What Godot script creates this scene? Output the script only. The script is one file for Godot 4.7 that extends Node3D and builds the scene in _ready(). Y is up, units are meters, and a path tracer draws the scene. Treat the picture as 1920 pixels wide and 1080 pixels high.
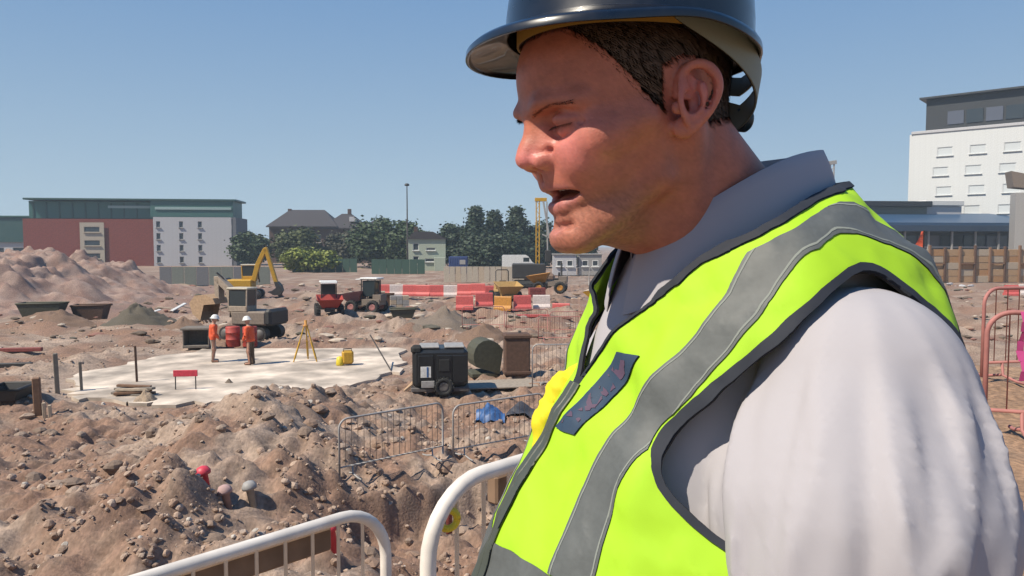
extends Node3D
# A building site seen past a man in a hard hat and a hi-vis vest.

func _ready() -> void:
	rng.seed = 7
	# camera: eye level 1.47 m above the bank, looking out over the pit
	var cam := Camera3D.new()
	cam.name = "camera"
	cam.fov = 42.0
	cam.near = 0.05
	cam.far = 3000.0
	cam.position = Vector3(0, 4.5, 0)
	cam.rotation.x = -atan(80.0 / 1407.0)
	add_child(cam)
	# sky, haze and exposure
	var env := Environment.new()
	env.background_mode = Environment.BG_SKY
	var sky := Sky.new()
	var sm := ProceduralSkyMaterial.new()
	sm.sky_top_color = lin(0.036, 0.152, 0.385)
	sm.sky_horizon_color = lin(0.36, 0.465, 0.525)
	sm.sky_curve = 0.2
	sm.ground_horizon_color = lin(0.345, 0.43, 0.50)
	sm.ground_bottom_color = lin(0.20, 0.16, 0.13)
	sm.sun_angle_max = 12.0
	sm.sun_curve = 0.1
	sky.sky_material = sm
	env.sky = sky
	env.tonemap_mode = Environment.TONE_MAPPER_LINEAR
	env.tonemap_exposure = 1.35
	env.fog_enabled = true
	env.fog_density = 0.0006
	env.fog_light_color = lin(0.43, 0.52, 0.60)
	env.sdfgi_enabled = true
	env.ssao_enabled = true
	env.ssil_enabled = true
	var we := WorldEnvironment.new()
	we.name = "world_environment"
	we.environment = env
	add_child(we)
	# a high summer sun from the left, a little behind the camera
	var sun := DirectionalLight3D.new()
	sun.name = "sun"
	sun.light_energy = 1.6
	sun.light_angular_distance = 0.5
	sun.light_color = Color(1.0, 0.955, 0.88)
	sun.shadow_enabled = true
	add_child(sun)
	sun.look_at_from_position(Vector3(-0.55, 0.77, 0.32) * 100.0, Vector3.ZERO)
	materials()
	terrain()
	great_heap()
	town()
	trees()
	man()
	hard_hat()
	yellow_cloth()
	barriers()
	machines()
	clutter()
	rubble()

# ---------------------------------------------------------------- helpers
var M := {}
var used := {}
var rng := RandomNumberGenerator.new()

func numbered(called: String) -> String:
	used[called] = used.get(called, -1) + 1
	return called if used[called] == 0 else "%s_%03d" % [called, used[called]]

func tag(o: Node, label: String, category: String, group := "") -> Node:
	o.set_meta("label", label)
	o.set_meta("category", category)
	if group:
		o.set_meta("group", group)
	return o

func thing(called: String, label: String, category: String, at := Vector3.ZERO, turn := 0.0, group := "") -> Node3D:
	var o := Node3D.new()
	o.name = numbered(called)
	add_child(o)
	o.position = at
	o.rotation.y = turn
	tag(o, label, category, group)
	return o

func copy(src: Node3D, label: String, at: Vector3, turn := 0.0) -> Node3D:
	var base: String = src.name
	var o: Node3D = src.duplicate()
	o.name = numbered(base)
	add_child(o)
	o.position = at
	o.rotation.y = turn
	o.set_meta("label", label)
	return o

func part(parent: Node, called: String, mesh: Mesh, m: Material, at := Vector3.ZERO, turn := Vector3.ZERO) -> MeshInstance3D:
	var o := MeshInstance3D.new()
	o.name = called
	o.mesh = mesh
	o.material_override = m
	o.position = at
	o.rotation = turn
	parent.add_child(o, true)
	return o

func structure(called: String, mesh: Mesh, m: Material) -> MeshInstance3D:
	var o := part(self, called, mesh, m)
	o.set_meta("kind", "structure")
	return o

func lin(r: float, g: float, b: float) -> Color:
	return Color(r, g, b).linear_to_srgb()

func mat(r: float, g: float, b: float, rough := 0.8, metal := 0.0) -> StandardMaterial3D:
	var m := StandardMaterial3D.new()
	m.albedo_color = lin(r, g, b)
	m.roughness = rough
	m.metallic = metal
	m.cull_mode = BaseMaterial3D.CULL_DISABLED
	return m

func noise_tex(freq: float, lo: float, hi: float, sd: int, size := 512, kind := FastNoiseLite.TYPE_SIMPLEX_SMOOTH, octaves := 4) -> ImageTexture:
	var n := FastNoiseLite.new()
	n.seed = sd
	n.frequency = freq
	n.noise_type = kind
	n.fractal_octaves = octaves
	var im := n.get_seamless_image(size, size, false, false, 0.1, true)
	im.convert(Image.FORMAT_L8)
	var d := im.get_data()
	for i in d.size():
		d[i] = int(255.0 * (lo + (hi - lo) * d[i] / 255.0))
	im.set_data(size, size, false, Image.FORMAT_L8, d)
	return ImageTexture.create_from_image(im)

func bump_tex(freq: float, strength: float, sd: int, size := 512, kind := FastNoiseLite.TYPE_SIMPLEX_SMOOTH, octaves := 4) -> ImageTexture:
	var n := FastNoiseLite.new()
	n.seed = sd
	n.frequency = freq
	n.noise_type = kind
	n.fractal_octaves = octaves
	var im := n.get_seamless_image(size, size, false, false, 0.1, true)
	im.convert(Image.FORMAT_RGBA8)
	im.bump_map_to_normal_map(strength)
	return ImageTexture.create_from_image(im)

func grain(m: StandardMaterial3D, scale: float, albedo: Texture2D, bump: Texture2D = null, depth := 1.0, world := false) -> StandardMaterial3D:
	m.uv1_triplanar = true
	m.uv1_world_triplanar = world
	m.uv1_scale = Vector3.ONE * scale
	if albedo:
		m.albedo_texture = albedo
	if bump:
		m.normal_enabled = true
		m.normal_texture = bump
		m.normal_scale = depth
	return m

# ---- shapes collected in a SurfaceTool
func begin(smooth := false) -> SurfaceTool:
	var st := SurfaceTool.new()
	st.begin(Mesh.PRIMITIVE_TRIANGLES)
	st.set_smooth_group(0 if smooth else -1)
	return st

func done(st: SurfaceTool) -> ArrayMesh:
	st.generate_normals()
	return st.commit()

func tri(st: SurfaceTool, a: Vector3, b: Vector3, c: Vector3) -> void:
	st.add_vertex(a); st.add_vertex(b); st.add_vertex(c)

func quad(st: SurfaceTool, a: Vector3, b: Vector3, c: Vector3, d: Vector3) -> void:
	tri(st, a, b, c); tri(st, a, c, d)

# box with chamfered edges; size is full extent
func box(st: SurfaceTool, c: Vector3, s: Vector3, t := Basis.IDENTITY, bev := -1.0) -> void:
	var h := s * 0.5
	var e := bev if bev >= 0.0 else minf(0.02, minf(h.x, minf(h.y, h.z)) * 0.3)
	if e <= 0.0:
		e = 0.0001
	# vertices: for each corner three points, one on each adjoining face
	var pt := func(sx: int, sy: int, sz: int, axis: int) -> Vector3:
		var p := Vector3(sx * (h.x - (0.0 if axis == 0 else e)), sy * (h.y - (0.0 if axis == 1 else e)), sz * (h.z - (0.0 if axis == 2 else e)))
		return c + t * p
	for s1 in [-1, 1]:
		var f := [[pt.call(s1, -1, -1, 0), pt.call(s1, 1, -1, 0), pt.call(s1, 1, 1, 0), pt.call(s1, -1, 1, 0)],
			[pt.call(-1, s1, -1, 1), pt.call(-1, s1, 1, 1), pt.call(1, s1, 1, 1), pt.call(1, s1, -1, 1)],
			[pt.call(-1, -1, s1, 2), pt.call(1, -1, s1, 2), pt.call(1, 1, s1, 2), pt.call(-1, 1, s1, 2)]]
		for q in f:
			if s1 < 0:
				quad(st, q[0], q[1], q[2], q[3])
			else:
				quad(st, q[3], q[2], q[1], q[0])
		for s2 in [-1, 1]:
			quad(st, pt.call(s1, s2, -1, 0), pt.call(s1, s2, 1, 0), pt.call(s1, s2, 1, 1), pt.call(s1, s2, -1, 1))
			quad(st, pt.call(s1, -1, s2, 0), pt.call(s1, 1, s2, 0), pt.call(s1, 1, s2, 2), pt.call(s1, -1, s2, 2))
			quad(st, pt.call(-1, s1, s2, 1), pt.call(1, s1, s2, 1), pt.call(1, s1, s2, 2), pt.call(-1, s1, s2, 2))
			for s3 in [-1, 1]:
				tri(st, pt.call(s1, s2, s3, 0), pt.call(s1, s2, s3, 1), pt.call(s1, s2, s3, 2))

func box_mesh(s: Vector3, bev := -1.0, c := Vector3.ZERO) -> ArrayMesh:
	var st := begin()
	box(st, c, s, Basis.IDENTITY, bev)
	return done(st)

func frame_of(d: Vector3) -> Array:
	var up := Vector3.UP if absf(d.y) < 0.95 else Vector3.RIGHT
	var a := d.cross(up).normalized()
	return [a, a.cross(d).normalized()]

# tube through points, radius may vary per point
func tube(st: SurfaceTool, pts: Array, radii, seg := 8, caps := true) -> void:
	var rings := []
	var a := Vector3.ZERO
	for i in pts.size():
		var d: Vector3 = (pts[mini(i + 1, pts.size() - 1)] - pts[maxi(i - 1, 0)]).normalized()
		if i == 0:
			a = frame_of(d)[0]
		else:
			a = (a - d * a.dot(d)).normalized()
		var b := a.cross(d).normalized()
		var r: float = radii[i] if radii is Array else radii
		var ring := []
		for k in seg:
			var w := TAU * k / seg
			ring.append(pts[i] + (a * cos(w) + b * sin(w)) * r)
		rings.append(ring)
	for i in rings.size() - 1:
		for k in seg:
			var k2 := (k + 1) % seg
			quad(st, rings[i][k], rings[i + 1][k], rings[i + 1][k2], rings[i][k2])
	if caps:
		for e in [0, rings.size() - 1]:
			for k in seg:
				tri(st, pts[e], rings[e][k], rings[e][(k + 1) % seg])

func bar(st: SurfaceTool, a: Vector3, b: Vector3, r: float, seg := 8) -> void:
	tube(st, [a, b], r, seg)

# beam of rectangular section between two points
func beam(st: SurfaceTool, a: Vector3, b: Vector3, w: float, h: float, up := Vector3.UP) -> void:
	var d := (b - a).normalized()
	if absf(d.dot(up)) > 0.98:
		up = Vector3.BACK
	var x := d.cross(up).normalized()
	var y := x.cross(d).normalized()
	box(st, (a + b) * 0.5, Vector3(w, h, a.distance_to(b)), Basis(x, y, -d))

# polygon (x, y) extruded along z, chamfer-free
func prism(st: SurfaceTool, poly: PackedVector2Array, z0: float, z1: float, t := Transform3D.IDENTITY) -> void:
	var ids := Geometry2D.triangulate_polygon(poly)
	for i in range(0, ids.size(), 3):
		var p := [poly[ids[i]], poly[ids[i + 1]], poly[ids[i + 2]]]
		tri(st, t * Vector3(p[0].x, p[0].y, z1), t * Vector3(p[1].x, p[1].y, z1), t * Vector3(p[2].x, p[2].y, z1))
		tri(st, t * Vector3(p[2].x, p[2].y, z0), t * Vector3(p[1].x, p[1].y, z0), t * Vector3(p[0].x, p[0].y, z0))
	for i in poly.size():
		var a := poly[i]
		var b := poly[(i + 1) % poly.size()]
		quad(st, t * Vector3(a.x, a.y, z0), t * Vector3(b.x, b.y, z0), t * Vector3(b.x, b.y, z1), t * Vector3(a.x, a.y, z1))

# profile of (radius, height) turned about y
func lathe(st: SurfaceTool, prof: Array, seg := 16, t := Transform3D.IDENTITY) -> void:
	for i in prof.size() - 1:
		for k in seg:
			var w0 := TAU * k / seg
			var w1 := TAU * (k + 1) / seg
			var p: Vector2 = prof[i]
			var q: Vector2 = prof[i + 1]
			quad(st, t * Vector3(p.x * cos(w0), p.y, p.x * sin(w0)), t * Vector3(q.x * cos(w0), q.y, q.x * sin(w0)), t * Vector3(q.x * cos(w1), q.y, q.x * sin(w1)), t * Vector3(p.x * cos(w1), p.y, p.x * sin(w1)))

# ---------------------------------------------------------------- distance fields and surface nets
class Field:
	var kind := PackedInt32Array()     # 0 tapered capsule, 1 ellipsoid
	var op := PackedInt32Array()       # 0 add, 1 carve
	var a := PackedVector3Array()
	var b := PackedVector3Array()
	var r0 := PackedFloat32Array()
	var r1 := PackedFloat32Array()
	var k := PackedFloat32Array()
	var c := PackedVector3Array()
	var reach := PackedFloat32Array()
	var turn: Array[Basis] = []

	func cap(p: Vector3, q: Vector3, ra: float, rb: float, blend: float, carve := 0) -> void:
		kind.append(0); op.append(carve); a.append(p); b.append(q); r0.append(ra); r1.append(rb); k.append(blend)
		c.append((p + q) * 0.5); reach.append(p.distance_to(q) * 0.5 + maxf(ra, rb)); turn.append(Basis.IDENTITY)

	func chain(pts: Array, radii: Array, blend: float, carve := 0) -> void:
		for i in pts.size() - 1:
			cap(pts[i], pts[i + 1], radii[i], radii[i + 1], blend, carve)

	func bend(pts: Array, radii: Array, blend: float, carve := 0) -> void:      # chain through a smooth curve
		var n := pts.size()
		for i in n - 1:
			var last: Vector3 = pts[i]
			for s in 3:
				var w := (s + 1) / 3.0
				var here: Vector3 = pts[i].cubic_interpolate(pts[i + 1], pts[maxi(i - 1, 0)], pts[mini(i + 2, n - 1)], w)
				cap(last, here, lerpf(radii[i], radii[i + 1], s / 3.0), lerpf(radii[i], radii[i + 1], w), blend, carve)
				last = here

	func ell(p: Vector3, radii: Vector3, blend: float, carve := 0, tilt := Basis.IDENTITY) -> void:
		kind.append(1); op.append(carve); a.append(p); b.append(radii); r0.append(0); r1.append(0); k.append(blend)
		c.append(p); reach.append(maxf(radii.x, maxf(radii.y, radii.z))); turn.append(tilt.inverse())

	func at(p: Vector3) -> float:
		var d := 1e3
		for i in kind.size():
			var kk := k[i]
			var low := p.distance_to(c[i]) - reach[i]
			if op[i] == 0:
				if low > d + kk:
					continue
			elif low > kk - d:
				continue
			var e: float
			if kind[i] == 0:
				var pa := p - a[i]
				var ba := b[i] - a[i]
				var h := clampf(pa.dot(ba) / maxf(ba.length_squared(), 1e-9), 0.0, 1.0)
				e = (pa - ba * h).length() - (r0[i] + (r1[i] - r0[i]) * h)
			else:
				var q: Vector3 = turn[i] * (p - a[i])
				var rr := b[i]
				var k0 := (q / rr).length()
				var k1 := (q / (rr * rr)).length()
				e = k0 * (k0 - 1.0) / maxf(k1, 1e-6)
			if op[i] == 0:
				var h2 := maxf(kk - absf(d - e), 0.0) / kk
				d = minf(d, e) - h2 * h2 * kk * 0.25
			else:
				var h3 := maxf(kk - absf(d + e), 0.0) / kk
				d = maxf(d, -e) + h3 * h3 * kk * 0.25
		return d

class Hull:
	var v := PackedVector3Array()
	var n := PackedVector3Array()
	var f := PackedInt32Array()
	var aux := []

	func normals() -> void:
		n = PackedVector3Array()
		n.resize(v.size())
		for i in range(0, f.size(), 3):
			var w := (v[f[i + 2]] - v[f[i]]).cross(v[f[i + 1]] - v[f[i]])
			n[f[i]] += w; n[f[i + 1]] += w; n[f[i + 2]] += w
		for i in n.size():
			n[i] = n[i].normalized()

	# keep the side where g > 0, cutting triangles exactly
	func clip(g: PackedFloat32Array, carry := []) -> Hull:
		var o := Hull.new()
		for c in carry:
			o.aux.append(PackedFloat32Array())
		var map := {}
		var cut := {}
		for t in range(0, f.size(), 3):
			var poly := PackedInt32Array()
			for e in 3:
				var i := f[t + e]
				var j := f[t + (e + 1) % 3]
				if g[i] > 0.0:
					if not map.has(i):
						map[i] = o.v.size(); o.v.append(v[i]); o.n.append(n[i])
						for c in carry.size():
							o.aux[c].append(carry[c][i])
					poly.append(map[i])
				if (g[i] > 0.0) != (g[j] > 0.0):
					var key := Vector2i(mini(i, j), maxi(i, j))
					if not cut.has(key):
						var w := clampf(g[i] / (g[i] - g[j]), 0.0, 1.0)
						cut[key] = o.v.size(); o.v.append(v[i].lerp(v[j], w)); o.n.append(n[i].lerp(n[j], w).normalized())
						for c in carry.size():
							o.aux[c].append(lerpf(carry[c][i], carry[c][j], w))
					poly.append(cut[key])
			for q in range(1, poly.size() - 1):
				o.f.append(poly[0]); o.f.append(poly[q]); o.f.append(poly[q + 1])
		return o

	# cloth with thickness: outer face lifted by up, inner by down, edges closed
	func cloth(up: float, down: float) -> Hull:
		var o := Hull.new()
		var m := v.size()
		for i in m:
			o.v.append(v[i] + n[i] * up); o.n.append(n[i])
		for i in m:
			o.v.append(v[i] + n[i] * down); o.n.append(-n[i])
		var edges := {}
		for t in range(0, f.size(), 3):
			o.f.append(f[t]); o.f.append(f[t + 1]); o.f.append(f[t + 2])
			o.f.append(m + f[t + 2]); o.f.append(m + f[t + 1]); o.f.append(m + f[t])
			for e in 3:
				var i := f[t + e]
				var j := f[t + (e + 1) % 3]
				if edges.has(Vector2i(j, i)):
					edges.erase(Vector2i(j, i))
				else:
					edges[Vector2i(i, j)] = true
		for e in edges:
			o.f.append(e.y); o.f.append(e.x); o.f.append(m + e.x)
			o.f.append(e.y); o.f.append(m + e.x); o.f.append(m + e.y)
		return o

	func relax(times: int) -> void:
		for r in times:
			var sum := PackedVector3Array()
			var cnt := PackedInt32Array()
			sum.resize(v.size())
			cnt.resize(v.size())
			for t in range(0, f.size(), 3):
				for e in 3:
					var i := f[t + e]
					sum[i] += v[f[t + (e + 1) % 3]] + v[f[t + (e + 2) % 3]]
					cnt[i] += 2
			for i in v.size():
				if cnt[i]:
					v[i] = v[i].lerp(sum[i] / cnt[i], 0.6)
		normals()

	func islands() -> Array[Hull]:
		var root := PackedInt32Array()
		for i in v.size():
			root.append(i)
		for t in range(0, f.size(), 3):
			for e in 2:
				var a := f[t]
				while root[a] != a:
					root[a] = root[root[a]]
					a = root[a]
				var b := f[t + e + 1]
				while root[b] != b:
					root[b] = root[root[b]]
					b = root[b]
				root[a] = b
		var sets := {}
		var map := PackedInt32Array()
		map.resize(v.size())
		for i in v.size():
			var r := i
			while root[r] != r:
				r = root[r]
			if not sets.has(r):
				sets[r] = Hull.new()
			map[i] = sets[r].v.size()
			sets[r].v.append(v[i])
			sets[r].n.append(n[i])
			root[i] = r
		for t in range(0, f.size(), 3):
			for e in 3:
				sets[root[f[t]]].f.append(map[f[t + e]])
		var list: Array[Hull] = []
		for r in sets:
			list.append(sets[r])
		return list

	func mesh(colours := PackedColorArray()) -> ArrayMesh:
		var arr := []
		arr.resize(Mesh.ARRAY_MAX)
		arr[Mesh.ARRAY_VERTEX] = v
		arr[Mesh.ARRAY_NORMAL] = n
		arr[Mesh.ARRAY_INDEX] = f
		if colours.size():
			arr[Mesh.ARRAY_COLOR] = colours
		var am := ArrayMesh.new()
		am.add_surface_from_arrays(Mesh.PRIMITIVE_TRIANGLES, arr)
		return am

	func moved(t: Transform3D) -> Hull:
		var o := Hull.new()
		for i in v.size():
			o.v.append(t * v[i]); o.n.append((t.basis * n[i]).normalized())
		o.f = f.duplicate()
		return o

	func join(s: Hull) -> void:
		var m := v.size()
		v.append_array(s.v)
		n.append_array(s.n)
		for i in s.f:
			f.append(m + i)

# surface nets of the field fn in a box, cells of edge c, visiting only blocks near the surface
func net(fn: Callable, lo: Vector3, hi: Vector3, c: float) -> Hull:
	var bx := int(ceil((hi.x - lo.x) / c / 4.0))
	var by := int(ceil((hi.y - lo.y) / c / 4.0))
	var bz := int(ceil((hi.z - lo.z) / c / 4.0))
	var nx := bx * 4 + 1
	var ny := by * 4 + 1
	var nz := bz * 4 + 1
	var sy := nx
	var sz := nx * ny
	var val := PackedFloat32Array()
	val.resize(nx * ny * nz)
	val.fill(1e9)
	var cellv := PackedInt32Array()
	cellv.resize(nx * ny * nz)
	cellv.fill(-1)
	var near := PackedInt32Array()
	for k in bz:
		for j in by:
			for i in bx:
				var d: float = fn.call(lo + Vector3(i * 4 + 2, j * 4 + 2, k * 4 + 2) * c)
				if absf(d) > c * 5.2:
					continue
				near.append(i * 4); near.append(j * 4); near.append(k * 4)
				for z in range(k * 4, k * 4 + 5):
					for y in range(j * 4, j * 4 + 5):
						var at := y * sy + z * sz
						for x in range(i * 4, i * 4 + 5):
							if val[at + x] > 1e8:
								val[at + x] = fn.call(lo + Vector3(x, y, z) * c)
	var s := Hull.new()
	var off := PackedInt32Array([0, 1, sy, sy + 1, sz, sz + 1, sz + sy, sz + sy + 1])
	var ea := PackedInt32Array([0, 2, 4, 6, 0, 1, 4, 5, 0, 1, 2, 3])
	var eb := PackedInt32Array([1, 3, 5, 7, 2, 3, 6, 7, 4, 5, 6, 7])
	for q in range(0, near.size(), 3):
		for z in range(near[q + 2], near[q + 2] + 4):
			for y in range(near[q + 1], near[q + 1] + 4):
				for x in range(near[q], near[q] + 4):
					var at := x + y * sy + z * sz
					var inside := 0
					for e in 8:
						if val[at + off[e]] < 0.0:
							inside += 1
					if inside == 0 or inside == 8:
						continue
					var sum := Vector3.ZERO
					var cnt := 0
					for e in 12:
						var va := val[at + off[ea[e]]]
						var vb := val[at + off[eb[e]]]
						if (va < 0.0) != (vb < 0.0):
							var w := va / (va - vb)
							var p := Vector3(ea[e] & 1, (ea[e] >> 1) & 1, ea[e] >> 2)
							var r := Vector3(eb[e] & 1, (eb[e] >> 1) & 1, eb[e] >> 2)
							sum += p.lerp(r, w)
							cnt += 1
					cellv[at] = s.v.size()
					s.v.append(lo + (Vector3(x, y, z) + sum / cnt) * c)
	for q in range(0, near.size(), 3):
		for z in range(near[q + 2], near[q + 2] + 4):
			for y in range(near[q + 1], near[q + 1] + 4):
				for x in range(near[q], near[q] + 4):
					var at := x + y * sy + z * sz
					var v0 := val[at]
					if cellv[at] < 0 or x == 0 or y == 0 or z == 0:
						continue
					for ax in 3:
						var step: int = [1, sy, sz][ax]
						var v1 := val[at + step]
						if (v0 < 0.0) == (v1 < 0.0):
							continue
						var d1: int = [sy, sz, 1][ax]
						var d2: int = [sz, 1, sy][ax]
						var a0 := cellv[at]
						var a1 := cellv[at - d1]
						var a2 := cellv[at - d1 - d2]
						var a3 := cellv[at - d2]
						if a1 < 0 or a2 < 0 or a3 < 0:
							continue
						var ids := [a0, a1, a2, a0, a2, a3] if v0 > 0.0 else [a0, a2, a1, a0, a3, a2]
						for w in ids:
							s.f.append(w)
	s.normals()
	for i in s.v.size():
		s.v[i] -= s.n[i] * clampf(fn.call(s.v[i]), -c, c) * 0.9
	s.normals()
	return s

func table(t: Array, x: float) -> float:      # smooth curve through [x, y] rows, x falling
	if x >= t[0][0]:
		return t[0][1]
	for i in t.size() - 1:
		if x >= t[i + 1][0]:
			var w: float = (t[i][0] - x) / (t[i][0] - t[i + 1][0])
			var y0: float = t[maxi(i - 1, 0)][1]
			var y3: float = t[mini(i + 2, t.size() - 1)][1]
			return cubic_interpolate(t[i][1], t[i + 1][1], y0, y3, w)
	return t[-1][1]

func smax(a: float, b: float, k: float) -> float:
	var h := maxf(k - absf(a - b), 0.0) / k
	return maxf(a, b) + h * h * k * 0.25

func smin(a: float, b: float, k: float) -> float:
	return -smax(-a, -b, k)
# ---------------------------------------------------------------- the man
# body space: x forward, y up, z to his right; origin between the shoulders. Head space the same, origin between the ears, in centimetres.
const BODY_AT := Vector3(0.213, 4.4742, -0.719)
const BODY_YAW := 15.0
const HEAD_AT := Vector3(0.107, 4.612, -0.668)
const HEAD_YAW := 20.0
const HEAD_PITCH := 12.0
const HEAD_SIZE := Vector3(0.01, 0.0087, 0.01)
const BANK := 3.02

func facing(yaw: float, pitch := 0.0, roll := 0.0) -> Basis:
	var a := deg_to_rad(yaw)
	var f := Vector3(-cos(a), 0, sin(a))
	var u := Vector3.UP
	var r := f.cross(u)
	var p := deg_to_rad(pitch)
	var f2 := f * cos(p) - u * sin(p)
	var u2 := u * cos(p) + f * sin(p)
	var o := deg_to_rad(roll)
	return Basis(f2, u2 * cos(o) + r * sin(o), r * cos(o) - u2 * sin(o))

func V(x: float, y: float, z: float) -> Vector3:
	return Vector3(x, y, z)

func head_field() -> Field:
	var f := Field.new()
	# skull, face and jaw; mirrored about z = 0 by the caller
	f.ell(V(0.2, 4.6, 0), V(9.7, 8.4, 7.5), 1.0)
	f.ell(V(3.9, -0.6, 0), V(5.3, 6.2, 6.1), 2.5)
	f.ell(V(4.4, -4.6, 0), V(4.6, 5.0, 4.75), 2.0)
	f.cap(V(1.2, -2.0, 5.3), V(1.4, -6.0, 4.6), 1.25, 1.2, 1.8)
	f.cap(V(1.4, -6.4, 4.4), V(7.6, -10.6, 1.6), 1.15, 1.25, 1.5)
	f.ell(V(8.0, -10.4, 0), V(1.7, 1.5, 2.1), 1.4)
	f.ell(V(5.2, -8.9, 0), V(3.6, 2.4, 3.6), 1.6)
	f.ell(V(6.3, -4.4, 0), V(3.2, 2.9, 3.1), 1.6)
	# brow, cheekbone, temple
	f.chain([V(9.2, 2.1, 0.0), V(9.05, 2.2, 2.2), V(7.4, 2.1, 4.9)], [0.8, 0.9, 0.7], 1.1)
	f.chain([V(7.6, -2.2, 3.4), V(6.2, -1.5, 4.9), V(2.6, -0.7, 6.4)], [1.3, 1.35, 0.8], 1.8)
	f.ell(V(6.9, -3.2, 3.3), V(1.75, 1.9, 1.6), 1.0)
	# eye socket, eyeball under the lids
	f.ell(V(9.5, 0.45, 3.1), V(2.35, 1.45, 1.9), 1.1, 1)
	f.ell(V(7.25, 0.45, 3.15), V(1.45, 1.35, 1.5), 0.5)
	f.chain([V(8.2, 1.02, 1.8), V(8.62, 0.85, 3.0), V(7.75, 0.5, 4.6)], [0.3, 0.36, 0.28], 0.35)
	f.chain([V(8.2, -0.05, 1.9), V(8.42, -0.32, 3.1), V(7.7, -0.05, 4.6)], [0.25, 0.32, 0.25], 0.4)
	f.chain([V(8.6, 0.24, 1.9), V(9.02, 0.18, 3.1), V(8.2, 0.18, 4.5)], [0.1, 0.12, 0.08], 0.2, 1)
	# crow's feet and the fold above the lid
	f.cap(V(7.9, 0.3, 4.9), V(6.4, -0.5, 6.3), 0.07, 0.05, 0.3, 1)
	f.cap(V(7.9, 0.1, 5.0), V(6.5, -1.3, 6.2), 0.07, 0.05, 0.3, 1)
	f.chain([V(9.1, 1.3, 2.2), V(9.0, 1.45, 3.3), V(8.0, 1.0, 4.9)], [0.08, 0.1, 0.06], 0.35, 1)
	# nose
	f.chain([V(9.0, 1.7, 0), V(9.5, 0.2, 0), V(10.2, -1.2, 0), V(10.7, -2.1, 0)], [0.75, 0.72, 0.82, 0.95], 0.9)
	f.cap(V(8.7, 0.6, 0.7), V(9.5, -2.3, 1.3), 0.6, 0.8, 0.9)
	f.ell(V(9.65, -2.55, 1.3), V(1.05, 0.85, 0.65), 0.45)
	f.cap(V(10.5, -2.65, 0), V(9.2, -3.15, 0), 0.42, 0.45, 0.45)
	f.cap(V(10.0, -3.2, 0.66), V(9.6, -2.6, 0.7), 0.36, 0.3, 0.25, 1)
	f.chain([V(10.2, -1.75, 1.55), V(9.3, -1.7, 2.05), V(8.85, -2.6, 2.15)], [0.05, 0.08, 0.07], 0.5, 1)
	# open mouth and lips
	f.ell(V(7.4, -6.2, 0), V(2.9, 1.0, 2.95), 0.35, 1)
	f.chain([V(9.05, -4.95, 0.0), V(8.85, -4.9, 0.9), V(7.5, -5.45, 2.5), V(6.6, -6.0, 3.05)], [0.42, 0.48, 0.36, 0.3], 0.45)
	f.chain([V(8.6, -7.35, 0.0), V(8.4, -7.25, 1.0), V(7.4, -6.75, 2.45), V(6.6, -6.2, 3.05)], [0.62, 0.6, 0.42, 0.3], 0.5)
	f.cap(V(9.3, -3.7, 0), V(9.6, -4.4, 0), 0.16, 0.12, 0.5, 1)
	f.cap(V(9.1, -9.2, 0), V(8.6, -9.1, 1.6), 0.3, 0.2, 0.9, 1)
	f.ell(V(6.0, -6.75, 0), V(2.3, 0.75, 2.2), 0.2)      # tongue
	# neck
	f.cap(V(-2.6, -1.5, 0), V(-8.8, -14.0, 0.0), 5.1, 5.6, 2.6)
	f.cap(V(0.3, -6.0, 0), V(-5.0, -14.5, 0), 3.9, 4.6, 2.0)
	f.cap(V(-1.6, -2.4, 5.2), V(-1.6, -12.5, 2.6), 1.5, 1.6, 1.6)
	f.cap(V(3.2, -9.4, 0), V(2.6, -10.8, 0), 1.2, 1.2, 1.4)
	f.cap(V(4.4, -9.0, 0), V(-0.8, -11.5, 0), 2.3, 3.2, 2.0)
	# ear
	var back := 0.42                                         # rim stands away from the head
	var e := func(x: float, y: float, z: float) -> Vector3:   # ear plane: x back, y up, z out
		var tx := x * cos(0.2) + y * sin(0.2)
		var ty := y * cos(0.2) - x * sin(0.2)
		return V(0.3 - tx * cos(back) + 0.0, 0.2 + ty, 6.75 + tx * sin(back) + z)
	f.ell(e.call(1.4, 0.4, 0.1), V(1.75, 2.9, 0.38), 0.35, 0, Basis(Vector3.UP, -0.42) * Basis(Vector3.BACK, 0.2))
	f.bend([e.call(0.2, 0.5, 0.25), e.call(0.15, 1.5, 0.45), e.call(0.45, 2.6, 0.55), e.call(1.3, 3.25, 0.6), e.call(2.3, 3.0, 0.6), e.call(3.0, 2.1, 0.6), e.call(3.2, 0.9, 0.6), e.call(2.9, -0.5, 0.5), e.call(2.2, -1.7, 0.4), e.call(1.3, -2.7, 0.3)], [0.25, 0.3, 0.34, 0.36, 0.38, 0.38, 0.36, 0.32, 0.34, 0.45], 0.25)
	f.bend([e.call(1.2, 2.1, 0.25), e.call(2.0, 1.3, 0.5), e.call(2.15, 0.2, 0.55), e.call(1.75, -0.9, 0.5), e.call(1.0, -1.5, 0.4)], [0.22, 0.3, 0.33, 0.33, 0.3], 0.3)
	f.ell(e.call(0.85, -2.35, 0.15), V(0.85, 0.95, 0.4), 0.5)
	f.ell(e.call(1.15, -0.1, 0.7), V(0.75, 1.0, 0.6), 0.4, 1)
	f.ell(e.call(1.3, 1.9, 0.62), V(0.4, 0.7, 0.3), 0.3, 1)
	f.bend([e.call(2.55, 1.9, 0.7), e.call(2.7, 0.7, 0.75), e.call(2.45, -0.6, 0.65)], [0.2, 0.2, 0.16], 0.25, 1)
	f.ell(e.call(0.15, -0.55, 0.5), V(0.45, 0.6, 0.4), 0.3)   # tragus
	f.cap(e.call(0.2, 0.45, 0.4), e.call(1.3, 0.35, 0.2), 0.2, 0.15, 0.25)
	return f

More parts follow.
